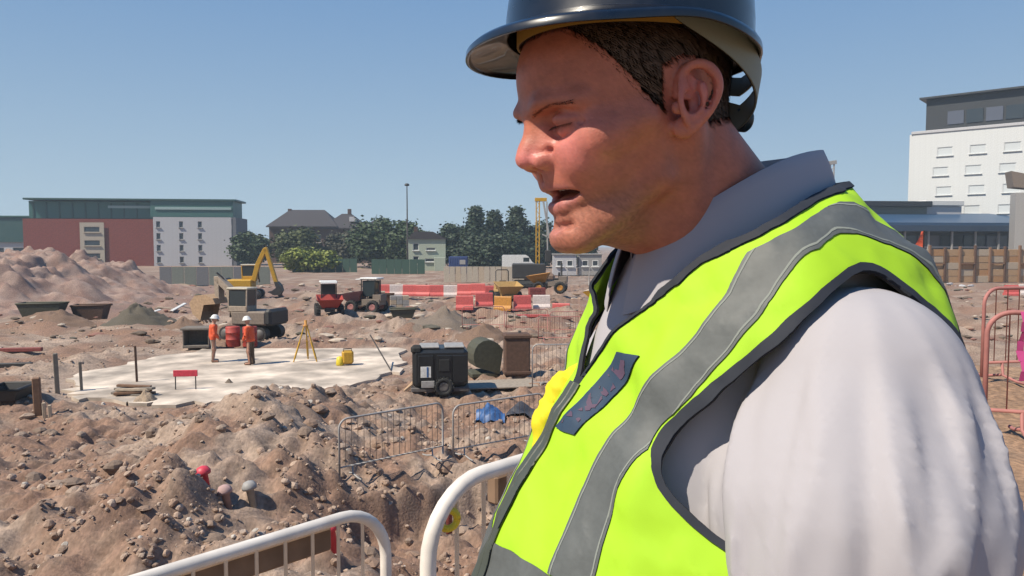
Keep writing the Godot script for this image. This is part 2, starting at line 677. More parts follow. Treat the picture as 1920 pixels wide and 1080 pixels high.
func loft(p: Vector3) -> float:
	# the trunk in loose clothes, as a stack of rounded rectangles under sloping shoulders
	var z := absf(p.z)
	var fr := table([[0.12, 0.06], [0.06, 0.085], [0.022, 0.103], [-0.05, 0.135], [-0.125, 0.171], [-0.267, 0.242], [-0.4, 0.262], [-0.56, 0.24], [-0.75, 0.17]], p.y)
	var bk := table([[0.1, -0.088], [0.04, -0.116], [0.0, -0.136], [-0.07, -0.162], [-0.14, -0.178], [-0.25, -0.178], [-0.4, -0.165], [-0.56, -0.16], [-0.75, -0.16]], p.y)
	var hw := table([[0.1, 0.19], [0.0, 0.198], [-0.1, 0.205], [-0.25, 0.207], [-0.4, 0.2], [-0.56, 0.2], [-0.75, 0.19]], p.y)
	var cf := (fr + bk) * 0.5
	var a := (fr - bk) * 0.5
	var e := 1.9 if p.x > cf else 2.2
	var q := pow(pow(absf(p.x - cf) / a, e) + pow(z / hw, e), 1.0 / e)
	var d := (q - 1.0) * minf(a, hw)
	var top := 0.118 - 0.5 * z - 8.0 * pow(maxf(z - 0.11, 0.0), 2.0) - 2.2 * pow(p.x + 0.02, 2.0)
	return smax(d, (p.y - top) * 0.85, 0.055)

var folds := FastNoiseLite.new()

func vest_field(p: Vector3) -> float:
	var d := loft(p)
	if absf(d) > 0.05:
		return d
	folds.frequency = 9.0
	var w := folds.get_noise_3d(p.x, p.y * 0.55, p.z * 1.2) * 0.0085
	w += (0.5 - absf(folds.get_noise_3d(p.x * 2.2 + 5.0, p.y * 1.6, p.z * 2.2))) * 0.0035
	# pulls radiating from the shoulder and the armhole
	var s := V(p.x - 0.02, p.y + 0.0, absf(p.z) - 0.17)
	var a := atan2(s.y, s.x)
	w += sin(a * 9.0 + folds.get_noise_2d(a * 0.1, s.length()) * 3.0) * 0.002 * smoothstep(0.05, 0.14, s.length()) * smoothstep(0.36, 0.2, s.length())
	# a sag fold from the front of the armhole down to the waist
	var q := V(p.x, p.y, absf(p.z)) - V(0.155, -0.14, 0.125)
	var t := clampf(-q.y / 0.2, 0.0, 1.0)
	var off := q - V(0.03, -0.2, -0.04) * t
	w += 0.008 * exp(-off.length_squared() / 0.0003) * (1.0 - 0.5 * t)
	# the free front edges stand off the shirt
	w += 0.005 * exp(-pow(p.z / 0.03, 2.0)) * smoothstep(0.0, 0.1, p.x) * (1.0 + 0.5 * sin(p.y * 30.0 + 1.2))
	return d - w

const ARMHOLE := [[-0.015, 0.012], [0.031, -0.012], [0.088, -0.069], [0.121, -0.112], [0.146, -0.148], [0.112, -0.187], [0.05, -0.215], [-0.03, -0.222], [-0.09, -0.195], [-0.118, -0.14], [-0.105, -0.085], [-0.092, -0.05], [-0.05, -0.014]]

var rim_line := PackedVector2Array()

func armhole(x: float, y: float) -> float:     # distance outside the armhole outline in side view
	var p := Vector2(x, y)
	var d := 1e3
	var inside := false
	if rim_line.is_empty():
		for q in ARMHOLE:
			rim_line.append(Vector2(q[0], q[1]))
		for turn in 2:                          # cut the corners twice
			var next := PackedVector2Array()
			for i in rim_line.size():
				var u := rim_line[i]
				var w := rim_line[(i + 1) % rim_line.size()]
				next.append(u.lerp(w, 0.22))
				next.append(u.lerp(w, 0.78))
			rim_line = next
	var n := rim_line.size()
	for i in n:
		var a := rim_line[i]
		var b := rim_line[(i + 1) % n]
		var h := clampf((p - a).dot(b - a) / (b - a).length_squared(), 0.0, 1.0)
		d = minf(d, (p - a - (b - a) * h).length())
		if (a.y > y) != (b.y > y) and x < (b.x - a.x) * (y - a.y) / (b.y - a.y) + a.x:
			inside = not inside
	return -d if inside else d

func arm_chain(side: float) -> Array:
	return [V(-0.016, -0.088, 0.150 * side), V(0.008, -0.172, 0.180 * side), V(0.05, -0.36, 0.200 * side), V(0.145, -0.56, 0.205 * side)]

func sleeve_field(p: Vector3) -> float:
	var q := V(p.x, p.y, absf(p.z))
	var j := arm_chain(1.0)
	var r := [0.082, 0.090, 0.078, 0.045]
	var d := 1e3
	for i in 3:
		var ba: Vector3 = j[i + 1] - j[i]
		var pa: Vector3 = q - j[i]
		var h := clampf(pa.dot(ba) / ba.length_squared(), 0.0, 1.0)
		var e: float = (pa - ba * h).length() - lerpf(r[i], r[i + 1], h)
		d = smin(d, e, 0.05) if i > 0 else e
	if absf(d) > 0.04:
		return d
	# angle round the arm and distance down it
	var cx := table([[-0.06, -0.018], [-0.17, 0.008], [-0.36, 0.05], [-0.56, 0.145]], q.y)
	var cz := table([[-0.06, 0.150], [-0.17, 0.180], [-0.36, 0.2], [-0.56, 0.205]], q.y)
	var th := atan2(q.z - cz, q.x - cx)
	var best := maxf(-0.05 - q.y, 0.0)
	folds.frequency = 1.0
	# long drapes running down from the shoulder seam, breaking into cross folds towards the elbow
	var a1 := folds.get_noise_3d(cos(th) * 1.5 + 3.0, sin(th) * 1.5, best * 2.6)
	var a2 := folds.get_noise_3d(cos(th) * 2.6, sin(th) * 2.6 + 8.0, best * 3.5 + 4.0)
	var a3 := folds.get_noise_3d(cos(th) * 6.0 + 7.0, sin(th) * 6.0, best * 11.0)
	var w := 0.0095 * (pow(1.0 - minf(absf(a1) * 2.2, 1.0), 1.3) - 0.5)
	w += 0.0048 * (pow(1.0 - minf(absf(a2) * 2.4, 1.0), 1.3) - 0.4)
	w += 0.0008 * (pow(1.0 - minf(absf(a3) * 2.8, 1.0), 1.3) - 0.3)
	w *= smoothstep(-0.02, 0.05, best)
	w += sin(best * 80.0 + th * 2.5 + a1 * 5.0) * 0.0035 * smoothstep(0.29, 0.38, best)
	return d - w

func man() -> void:
	folds.seed = 11
	folds.fractal_octaves = 2
	var person := thing("person", "man in a white shirt and yellow hi-vis vest, seen in profile beside the camera", "person", Vector3(BODY_AT.x, BANK, BODY_AT.z))
	var back := Transform3D(Basis.IDENTITY, -person.position)
	var H := back * Transform3D(facing(HEAD_YAW, HEAD_PITCH).scaled_local(HEAD_SIZE), HEAD_AT)
	var B := back * Transform3D(facing(BODY_YAW), BODY_AT)
	# head and neck
	var hf := head_field()
	var fn := func(p: Vector3) -> float:
		return hf.at(V(p.x, p.y, absf(p.z)))
	var head := net(fn, V(-13, -17, -9.6), V(13, 14, 9.6), 0.24)
	# the rest of the body under the clothes, coarse, with both hands
	var bf := Field.new()
	bf.ell(V(-0.01, -0.2, 0), V(0.11, 0.2, 0.14), 0.05)
	bf.ell(V(0.02, -0.42, 0), V(0.13, 0.2, 0.14), 0.05)
	var arms := arm_chain(1.0)
	bf.chain([V(-0.04, 0.02, 0.0), V(-0.03, -0.07, 0.12)], [0.05, 0.045], 0.05)
	bf.chain(arms, [0.05, 0.045, 0.038, 0.028], 0.04)
	for s in 1:
		var wr: Vector3 = arms[3]
		bf.ell(wr + V(0.035, -0.06, 0.0), V(0.036, 0.055, 0.02), 0.02, 0, Basis(Vector3.BACK, 0.5))
	bf.chain([V(0, -0.55, 0.09), V(0.02, -0.95, 0.1), V(-0.01, -1.36, 0.11)], [0.075, 0.05, 0.04], 0.04)
	var bodyf := func(p: Vector3) -> float:
		return bf.at(V(p.x, p.y, absf(p.z)))
	var rest := net(bodyf, V(-0.3, -1.45, -0.34), V(0.32, 0.1, 0.34), 0.02)
	for side in [-1.0, 1.0]:
		var hand := Field.new()
		var wr := arm_chain(side)[3] as Vector3
		hand.cap(wr, wr + V(0.02, -0.03, 0), 0.027, 0.024, 0.01)
		hand.ell(wr + V(0.035, -0.065, 0.0), V(0.040, 0.045, 0.018), 0.015, 0, Basis(Vector3.BACK, 0.45))
		for k in 4:
			var root := wr + V(0.085 - 0.021 * k, -0.092 - 0.008 * k, 0)
			var ln: float = [0.036, 0.041, 0.038, 0.03][k]
			hand.chain([root, root + V(0.012, -ln, -0.006 * side), root + V(0.008, -ln * 1.75, -0.02 * side), root + V(-0.002, -ln * 2.2, -0.034 * side)], [0.0095, 0.009, 0.008, 0.0065], 0.004)
		hand.chain([wr + V(0.05, -0.045, -0.008 * side), wr + V(0.088, -0.07, -0.022 * side), wr + V(0.1, -0.105, -0.03 * side)], [0.013, 0.0105, 0.008], 0.008)
		rest.join(net(func(p: Vector3) -> float: return hand.at(p), wr + V(-0.06, -0.22, -0.07), wr + V(0.15, 0.05, 0.07), 0.0045))
	# skin tones: redder lips, nose, cheeks, ears; sunlit pink painted into nose, cheeks, chin; shaved beard
	var tone := FastNoiseLite.new()
	tone.seed = 3
	tone.frequency = 0.35
	var cols := PackedColorArray()
	for p in head.v:
		var q := V(p.x, p.y, absf(p.z))
		var c := Color(0.40, 0.135, 0.08)
		var red := 0.0
		red += 0.8 * exp(-(q - V(7.6, -2.2, 3.6)).length_squared() / 7.0)
		red += 0.8 * exp(-(q - V(11.0, -2.2, 0.6)).length_squared() / 1.6)
		red += 0.5 * exp(-(q - V(-1.2, 0.5, 8.0)).length_squared() / 6.0)
		red += 0.4 * exp(-(q - V(9.0, -9.5, 0.0)).length_squared() / 3.0)
		c = c.lerp(Color(0.62, 0.205, 0.195), clampf(red, 0, 1))
		var beard := smoothstep(-5.5, -7.5, q.y) * smoothstep(1.5, 4.0, q.x)
		c = c.lerp(Color(0.30, 0.15, 0.10), 0.35 * beard)
		var lip := minf(1.0, 1.3 * exp(-pow((q.y + 5.0 + 0.22 * q.z) / 0.42, 2.0)) + 1.3 * exp(-pow((q.y + 7.3 - 0.33 * q.z) / 0.6, 2.0))) * smoothstep(6.8, 7.5, q.x) * smoothstep(3.0, 2.4, q.z)
		c = c.lerp(Color(0.42, 0.145, 0.125), 0.85 * lip)
		var inside := smoothstep(7.5, 6.8, q.x) * smoothstep(1.9, 1.6, absf(q.y + 6.3)) * smoothstep(2.8, 2.5, q.z) * smoothstep(2.5, 3.0, q.x)
		c = c.lerp(Color(0.42, 0.2, 0.18), inside)
		c = c * (1.0 + 0.22 * tone.get_noise_3dv(p * 1.2) + 0.14 * tone.get_noise_3dv(p * 6.0) + rng.randf_range(-0.05, 0.05))
		c = c * (1.0 - beard * maxf(0.0, rng.randf_range(-0.15, 0.32)))
		cols.append(Color(c.r, c.g, c.b))
	var whole := head.moved(H)
	var low := rest.moved(B)
	whole.join(low)
	for i in low.v.size():
		cols.append(Color(0.40, 0.135, 0.08))
	part(person, "body", whole.mesh(cols), M.skin)
	# hair: a cropped cap of hair under the hat, with short strands
	var hg := PackedFloat32Array()
	for p in head.v:
		var z := absf(p.z)
		var ear := V(p.x + 0.9, p.y - 0.5, 0).length() - 3.7 if z > 5.9 else 9.0
		var line := p.y - 9.0                                              # forehead
		var temple := maxf(2.3 + (p.y - 1.0) * 0.6 - p.x, line * 2.0)   # temple edge
		var side := minf(temple, p.y + 0.3 if p.x > 0.2 else p.y + 2.2 + p.x * 0.06)
		hg.append(minf(minf(side, ear if p.x < 1.2 else 9.0), 9.0) + 0.35 * tone.get_noise_3dv(p * 9.0))
	var scalp := head.clip(hg, [hg])
	for i in scalp.v.size():
		scalp.v[i] += scalp.n[i] * (0.02 + minf(0.24, scalp.aux[0][i] * 0.16) * (0.8 + 0.15 * tone.get_noise_3dv(scalp.v[i] * 8.0)))
	scalp.normals()
	var hair := scalp.cloth(0.02, -0.3).moved(H)
	for i in hg.size():
		var hp := head.v[i]
		hg[i] = hg[i] + 0.5 if absf(hp.z) < 7.1 and not (absf(hp.z) > 5.5 and hp.x < 1.4 and hp.y < 1.0) else -1.0
	hair.join(strands(head.clip(hg), 14000, 0.55, 0.006).moved(H))
	hair.join(strands(scalp, 42000, 0.8, 0.009).moved(H))
	part(person, "hair", hair.mesh(), M.hair)
	# eyebrow and lashes, from strands too
	for s in [-1.0, 1.0]:
		var bs := Hull.new()
		for k in 170:
			var t := rng.randf()
			var at := V(lerpf(9.85, 8.15, t * t), 1.75 + 0.3 * sin(t * 2.6) + rng.randf_range(-0.28, 0.28) * (1.0 - 0.5 * t), s * lerpf(1.0, 5.2, t))
			var d: float = fn.call(at)
			var g := V(fn.call(at + V(0.05, 0, 0)) - d, fn.call(at + V(0, 0.05, 0)) - d, fn.call(at + V(0, 0, 0.05)) - d).normalized()
			at -= g * d
			strand(bs, at, (V(-0.25, 0.25 - 0.4 * t, s * 1.0) + g * 0.45 + V(rng.randf_range(-0.2, 0.2), rng.randf_range(-0.3, 0.3), 0)).normalized() * rng.randf_range(0.5, 0.85), g, 0.013)
		part(person, "eyebrow", bs.moved(H).mesh(), M.brow)
		var es := Hull.new()
		for k in 60:
			var t := k / 59.0
			var at := V(lerpf(8.75, 8.1, t) + 0.35 * sin(t * PI), 0.28 - 0.05 * t, s * lerpf(1.9, 4.5, t))
			strand(es, at, V(0.45, -0.35, s * 0.25 * t), V(0, 1, 0), 0.018)
		part(person, "eyelashes", es.moved(H).mesh(), M.brow)
	# upper teeth
	var teeth := begin(true)
	for k in 8:
		var a := (k - 3.5) * 0.27
		var at := V(5.7 + 2.3 * cos(a), -5.35, 2.3 * sin(a))
		box(teeth, H * at, V(0.35, 0.75, 0.62) * 0.01, (H.basis * 100.0) * Basis(Vector3.UP, -a), 0.0009)
	part(person, "teeth", done(teeth), M.teeth)
	# shirt: trunk and sleeves
	var shirtf := func(p: Vector3) -> float:
		return smin(loft(p) + lerpf(0.016, 0.007, smoothstep(0.07, 0.1, p.x) * smoothstep(0.07, 0.03, absf(p.z))) + 0.034 * smoothstep(0.09, 0.16, absf(p.z)) * smoothstep(0.02, -0.03, p.y), sleeve_field(p), 0.007)
	var shirt := net(shirtf, V(-0.24, -0.72, -0.36), V(0.27, 0.14, 0.36), 0.005)
	shirt.relax(2)
	var keep := PackedFloat32Array()
	for p in shirt.v:
		var neck := V(p.x - 0.005, 0, p.z).length() - 0.062
		keep.append(minf(neck if p.y > 0.03 else 1.0, p.y + 0.7) if absf(p.z) < 0.16 else 1.0)
	part(person, "shirt", shirt.clip(keep).cloth(0.0, -0.0012).moved(B).mesh(), M.shirt)
	collar(person, B)
	# trousers and boots
	var tf := Field.new()
	tf.ell(V(0.02, -0.62, 0), V(0.16, 0.12, 0.17), 0.06)
	tf.chain([V(0.02, -0.7, 0.09), V(0.03, -0.98, 0.105), V(0.0, -1.34, 0.115)], [0.105, 0.085, 0.075], 0.05)
	var trousers := net(func(p: Vector3) -> float: return tf.at(V(p.x, p.y, absf(p.z))), V(-0.25, -1.44, -0.25), V(0.25, -0.45, 0.25), 0.016)
	part(person, "trousers", trousers.moved(B).mesh(), M.trousers)
	for s in [-1.0, 1.0]:
		var bo := Field.new()
		bo.cap(V(-0.01, -1.3, 0.115 * s), V(-0.01, -1.4, 0.115 * s), 0.055, 0.05, 0.03)
		bo.cap(V(-0.02, -1.41, 0.115 * s), V(0.16, -1.415, 0.125 * s), 0.042, 0.04, 0.04)
		part(person, "boot", net(func(p: Vector3) -> float: return maxf(bo.at(p), -1.453 - p.y), V(-0.1, -1.47, 0.115 * s - 0.09), V(0.24, -1.22, 0.115 * s + 0.09), 0.011).moved(B).mesh(), M.boot)
	vest(person, B)

func strand(o: Hull, at: Vector3, d: Vector3, g: Vector3, w: float) -> void:
	var s := d.cross(g).normalized() * w
	var m := o.v.size()
	for p in [at - s, at + s, at + d * 0.6 + s * 0.7 + g * w, at + d * 0.6 - s * 0.7 + g * w, at + d]:
		o.v.append(p)
		o.n.append(g)
	for i in [0, 1, 2, 0, 2, 3, 3, 2, 4]:
		o.f.append(m + i)

func strands(s: Hull, count: int, length: float, w: float) -> Hull:
	var o := Hull.new()
	for k in count:
		var i := rng.randi() % s.v.size()
		var g := s.n[i]
		var d := (V(-0.55, -0.8, 0) + V(rng.randf_range(-0.35, 0.35), rng.randf_range(-0.3, 0.3), rng.randf_range(-0.35, 0.35)))
		d = (d - g * d.dot(g)).normalized() + g * 0.2
		strand(o, s.v[i] + g * 0.02, d * length * rng.randf_range(0.5, 1.1), g, w)
	return o

func collar(person: Node3D, B: Transform3D) -> void:
	# stand and turned-down fall, open in front; angle 0 is the front, positive to his left
	var n := 72
	var rows := 9
	var s := Hull.new()
	for i in n + 1:
		var t := lerpf(-1.0, 1.0, float(i) / n)
		var a := t * (PI - 0.24)                    # from one front end round the back to the other
		var th := PI + a                            # direction in plan, PI = back
		var fx := cos(th)
		var fz := sin(th)
		var front := smoothstep(0.45, 1.0, absf(t))
		var top := V(0.014 + 0.088 * fx, 0.094 - 0.0345 * fx - 0.0155 * fx * fx, 0.075 * fz)
		top += V(0.0, -0.012, 0) * front
		var fall := 0.058 + 0.012 * pow(front, 1.5)
		var out := V(fx, 0, fz * 1.1).normalized()
		var wob := 0.0025 * sin(a * 5.0 + 0.7)
		for r in rows:
			var p: Vector3
			if r < 3:                                # inner stand
				p = top + V(0, -0.07 * (1.0 - r / 2.0), 0) - out * 0.004 * (1.0 - r / 2.0)
			else:
				var w := (r - 3) / 5.0
				p = top + out * (0.004 + 0.024 * w * (1.0 - 0.3 * w) + wob * w) + V(0, 0.003 * sin(w * PI) - fall * w, 0)
				p += V(0.004, 0, 0) * front * w
			s.v.append(p)
	for i in n:
		for r in rows - 1:
			var q := i * rows + r
			s.f.append_array(PackedInt32Array([q, q + 1, q + rows, q + 1, q + rows + 1, q + rows]))
	s.normals()
	part(person, "collar", s.cloth(0.0009, -0.0009).moved(B).mesh(), M.shirt)

func vest(person: Node3D, B: Transform3D) -> void:
	var base := net(vest_field, V(-0.24, -0.62, -0.24), V(0.28, 0.15, 0.24), 0.006)
	var cnt := base.v.size()
	var arm := PackedFloat32Array()
	var neck := PackedFloat32Array()
	var edge := PackedFloat32Array()
	arm.resize(cnt); neck.resize(cnt); edge.resize(cnt)
	for i in cnt:
		var p := base.v[i]
		var z := absf(p.z)
		arm[i] = armhole(p.x, p.y) if z > 0.09 else 0.5
		# neckline: everything under a curve in side view, closing to a V in front
		var line := table([[0.17, -0.12], [0.146, -0.08], [0.127, -0.040], [0.112, -0.015], [0.085, 0.015], [0.047, 0.040], [0.0, 0.061], [-0.026, 0.071], [-0.08, 0.082], [-0.14, 0.084]], p.x)
		var vee := (z - table([[0.0, 0.09], [-0.015, 0.072], [-0.038, 0.042], [-0.077, 0.014], [-0.105, 0.0]], p.y)) * 0.85 if p.x > 0.02 else 0.1
		neck[i] = lerpf(vee, (line - p.y) * 0.7, smoothstep(-0.035, -0.008, p.y))
		edge[i] = minf(minf(arm[i], neck[i]), p.y + 0.585)
		if p.x > 0.0 and p.y <= -0.05:
			edge[i] = minf(edge[i], z - 0.0012)     # the front opening
	var vest_part := part(person, "vest", base.clip(edge).cloth(0.0, -0.0016).moved(B).mesh(), M.vest)
	# regions are cut one border after the other, so that narrow bands keep clean edges
	var lane := func(fn: Callable) -> PackedFloat32Array:
		var g := PackedFloat32Array()
		g.resize(cnt)
		for i in cnt:
			g[i] = fn.call(base.v[i], i)
		return g
	var front: PackedFloat32Array = lane.call(func(p: Vector3, _i: int) -> float: return p.x)
	# dark binding on armholes, neckline and front
	var outer: PackedFloat32Array = lane.call(func(_p: Vector3, i: int) -> float: return edge[i] + 0.0006)
	var inner: PackedFloat32Array = lane.call(func(_p: Vector3, i: int) -> float: return (0.0027 if neck[i] < arm[i] else 0.0054) - edge[i])
	part(vest_part, "binding", cut(base, [outer, inner]).cloth(0.0022, -0.0028).moved(B).mesh(), M.binding)
	# retroreflective tape: one over each shoulder and two round the body
	var clear: PackedFloat32Array = lane.call(func(_p: Vector3, i: int) -> float: return edge[i] - 0.007)
	var over := func(p: Vector3, s: float) -> float:
		var mid := table([[0.02, 0.136], [-0.04, 0.131], [-0.1, 0.105], [-0.16, 0.094], [-0.25, 0.10]], p.y) if p.x > 0.02 else lerpf(0.128, 0.136, clampf(p.x / 0.02, 0, 1))
		return lerpf(0.0145, 0.0185, smoothstep(0.0, -0.12, p.y)) - s * (absf(p.z) - mid)
	var a1: PackedFloat32Array = lane.call(func(p: Vector3, _i: int) -> float: return over.call(p, 1.0))
	var a2: PackedFloat32Array = lane.call(func(p: Vector3, _i: int) -> float: return over.call(p, -1.0))
	var a3: PackedFloat32Array = lane.call(func(p: Vector3, _i: int) -> float: return p.y + 0.236)
	pieces(vest_part, "reflective_tape", cut(base, [a1, a2, a3, clear]), B)
	var b1: PackedFloat32Array = lane.call(func(p: Vector3, _i: int) -> float: return over.call(p, 1.0) - 0.0022)
	var b2: PackedFloat32Array = lane.call(func(p: Vector3, _i: int) -> float: return 0.0034 - over.call(p, 1.0))
	for piece in cut(base, [b1, b2, a3, clear]).islands():
		if piece.f.size() > 60:
			part(vest_part, "stitching", piece.cloth(0.0016, 0.0008).moved(B).mesh(), M.stitch)
	b1 = lane.call(func(p: Vector3, _i: int) -> float: return over.call(p, -1.0) - 0.0022)
	b2 = lane.call(func(p: Vector3, _i: int) -> float: return 0.0034 - over.call(p, -1.0))
	for piece in cut(base, [b1, b2, a3, clear]).islands():
		if piece.f.size() > 60:
			part(vest_part, "stitching", piece.cloth(0.0016, 0.0008).moved(B).mesh(), M.stitch)
	for y in [-0.262, -0.45]:
		a1 = lane.call(func(p: Vector3, _i: int) -> float: return 0.025 - absf(p.y - y))
		pieces(vest_part, "reflective_tape", cut(base, [a1, clear]), B)
	# zip and badge
	for s in [-1.0, 1.0]:
		a1 = lane.call(func(p: Vector3, _i: int) -> float: return p.z * s - 0.0012)
		a2 = lane.call(func(p: Vector3, _i: int) -> float: return 0.0085 - p.z * s)
		a3 = lane.call(func(p: Vector3, _i: int) -> float: return minf(p.y + 0.58, -0.1 - p.y))
		part(vest_part, "zip", cut(base, [front, a1, a2, a3]).cloth(0.0035, 0.0005).moved(B).mesh(), M.zip)
	var slant := func(p: Vector3) -> float: return -p.z - 0.0425 - 0.47 * (p.y + 0.101)
	a1 = lane.call(func(p: Vector3, _i: int) -> float: return 0.0145 - slant.call(p))
	a2 = lane.call(func(p: Vector3, _i: int) -> float: return 0.0145 + slant.call(p))
	a3 = lane.call(func(p: Vector3, _i: int) -> float: return 0.0355 - absf(p.y + 0.101))
	var badge := part(vest_part, "badge", cut(base, [front, a1, a2, a3]).cloth(0.002, 0.0003).moved(B).mesh(), M.badge)
	# faint red print on the badge, too blurred to read
	var marks := FastNoiseLite.new()
	marks.seed = 21
	marks.frequency = 95.0
	a1 = lane.call(func(p: Vector3, _i: int) -> float: return minf(0.0095 - absf(slant.call(p)), 0.03 - absf(p.y + 0.101)))
	a2 = lane.call(func(p: Vector3, _i: int) -> float: return marks.get_noise_3d(p.x * 0.4, p.y * 1.4, p.z) * 0.02 - 0.002)
	part(badge, "print", cut(base, [front, a1, a2]).cloth(0.0026, 0.0021).moved(B).mesh(), M.badge_print)

func cut(h: Hull, borders: Array) -> Hull:
	var left := borders.duplicate()
	while left.size():
		var g: PackedFloat32Array = left.pop_front()
		h = h.clip(g, left)
		left = h.aux.duplicate()
	return h

func pieces(parent: Node, called: String, s: Hull, B: Transform3D) -> void:
	for piece in s.islands():
		if piece.f.size() > 90:
			part(parent, called, piece.cloth(0.0012, 0.0001).moved(B).mesh(), M.tape)

func yellow_cloth() -> void:
	# a crumpled yellow cloth tucked behind the zip on his far side
	var f := Field.new()
	f.chain([V(0.140, -0.088, 0.030), V(0.160, -0.112, 0.034), V(0.178, -0.142, 0.032), V(0.190, -0.172, 0.024)], [0.005, 0.012, 0.011, 0.005], 0.01)
	f.cap(V(0.158, -0.108, 0.044), V(0.174, -0.13, 0.04), 0.009, 0.007, 0.008)
	var n := FastNoiseLite.new()
	n.seed = 5
	n.frequency = 45.0
	var h := net(func(p: Vector3) -> float: return f.at(p) - 0.006 * absf(n.get_noise_3dv(p)), V(0.11, -0.2, -0.01), V(0.24, -0.04, 0.09), 0.004)
	var B := Transform3D(facing(BODY_YAW), Vector3.ZERO)
	tag(part(self, "cloth", h.moved(B).mesh(), M.yellow_cloth, BODY_AT), "crumpled bright yellow cloth tucked into the front of the hi-vis vest", "cloth")

# ---------------------------------------------------------------- hard hat
func hard_hat() -> void:
	var at := HEAD_AT
	var t := thing("hard_hat", "glossy dark navy hard hat with a peak, worn by the man", "hard hat", at)
	var H := Transform3D(facing(HEAD_YAW, HEAD_PITCH - 14.0).scaled_local(Vector3.ONE * 0.01), Vector3.ZERO)
	var n := 96
	var prof := []                                   # share of dome radius, height, share of brim
	for i in 17:
		var a := PI * 0.5 * (1.0 - i / 16.0)
		prof.append([pow(cos(a), 0.85), 12.6 * pow(sin(a), 0.9), 0.0])
	prof.append([1.012, -0.25, 0.03])
	prof.append([1.02, -0.42, 0.18])
	prof.append([1.02, -0.62, 0.55])
	prof.append([1.02, -0.9, 0.93])
	prof.append([1.02, -1.05, 1.0])
	prof.append([1.02, -1.4, 1.0])
	var s := Hull.new()
	for r in prof:
		for k in n:
			var th := TAU * k / n
			var c := cos(th)
			var fr := smoothstep(0.25, 0.95, c)
			var brim := 0.75 + 2.4 * pow(fr, 0.9) - 0.4 * smoothstep(-0.3, -1.0, c)
			var rx: float = 10.4 * r[0] + brim * r[2]
			var rz: float = 10.25 * r[0] + brim * r[2]
			var ridge := 0.35 * exp(-pow(sin(th) * rz / 2.2, 2.0)) * smoothstep(0.0, 6.0, r[1])     # raised crown rib
			var drop: float = r[2] * (0.7 * fr - 0.5 * smoothstep(0.6, 0.0, absf(c)))
			s.v.append(V(0.9 + rx * c, 6.3 + r[1] - drop + ridge, rz * sin(th)))
	for i in prof.size() - 1:
		for k in n:
			var k2 := (k + 1) % n
			s.f.append_array(PackedInt32Array([i * n + k, i * n + k2, (i + 1) * n + k, i * n + k2, (i + 1) * n + k2, (i + 1) * n + k]))
	s.normals()
	var sh := s.cloth(0.0, -0.3)
	part(t, "shell", sh.moved(H).mesh(), M.helmet)
	# head band: yellow sweat pad in front, grey cradle behind running down to the ratchet
	var strip := func(rows: Array, thick: float) -> ArrayMesh:      # rows of [low point, high point]
		var b := Hull.new()
		for r in rows:
			b.v.append(r[0]); b.v.append((r[0] + r[1]) * 0.5); b.v.append(r[1])
		for i in rows.size() - 1:
			for k in 2:
				var q: int = i * 3 + k
				b.f.append_array(PackedInt32Array([q, q + 1, q + 3, q + 1, q + 4, q + 3]))
		b.normals()
		return b.cloth(thick, -thick).moved(H).mesh()
	var rows := []
	for i in 41:
		var th := lerpf(-1.75, 1.75, i / 40.0)
		var y := 5.35 + 0.3 * absf(th)
		rows.append([V(0.2 + 10.35 * cos(th), y, 8.35 * sin(th)), V(0.1 + 10.5 * cos(th), y + 2.6, 8.5 * sin(th))])
	part(t, "sweatband", strip.call(rows, 0.16), M.sweat)
	for band in [[0.0, 2.3], [2.5, 1.7]]:
		rows = []
		for i in 41:
			var w := i / 40.0 * 2.0 - 1.0
			var th := PI + w * 1.75
			var dip := pow(1.0 - absf(w), 0.85)
			var y: float = 6.1 - 6.2 * dip * (1.0 if band[0] == 0.0 else 0.62) + band[0] * 0.3
			rows.append([V(-0.4 + 10.5 * cos(th), y, 8.7 * sin(th)), V(-0.4 + 10.8 * cos(th), y + band[1], 8.95 * sin(th))])
		part(t, "cradle_strap", strip.call(rows, 0.12), M.strap)
	var kn := begin(true)
	lathe(kn, [Vector2(0, 0), Vector2(0.95, 0.0), Vector2(1.15, 0.2), Vector2(1.15, 0.8), Vector2(1.0, 1.0), Vector2(0, 1.0)], 24, H * Transform3D(Basis(Vector3.BACK, PI * 0.5), V(-11.0, 0.9, 0)))
	part(t, "ratchet_knob", done(kn), M.knob)
# ---------------------------------------------------------------- terrain
var rough := FastNoiseLite.new()
const SLAB := [[-15.3, -25.7], [-13.2, -32.0], [-4.7, -32.3], [-3.9, -26.2], [-6.3, -22.1], [-9.7, -20.7], [-12.7, -21.7]]

func slab_gap(x: float, z: float) -> float:        # metres outside the slab outline
	var p := Vector2(x, z)
	var d := 1e3
	var inside := false
	for i in SLAB.size():
		var a := Vector2(SLAB[i][0], SLAB[i][1])
		var b := Vector2(SLAB[(i + 1) % SLAB.size()][0], SLAB[(i + 1) % SLAB.size()][1])
		var h := clampf((p - a).dot(b - a) / (b - a).length_squared(), 0.0, 1.0)
		d = minf(d, (p - a - (b - a) * h).length())
		if (a.y > z) != (b.y > z) and x < (b.x - a.x) * (z - a.y) / (b.y - a.y) + a.x:
			inside = not inside
	return -d if inside else d

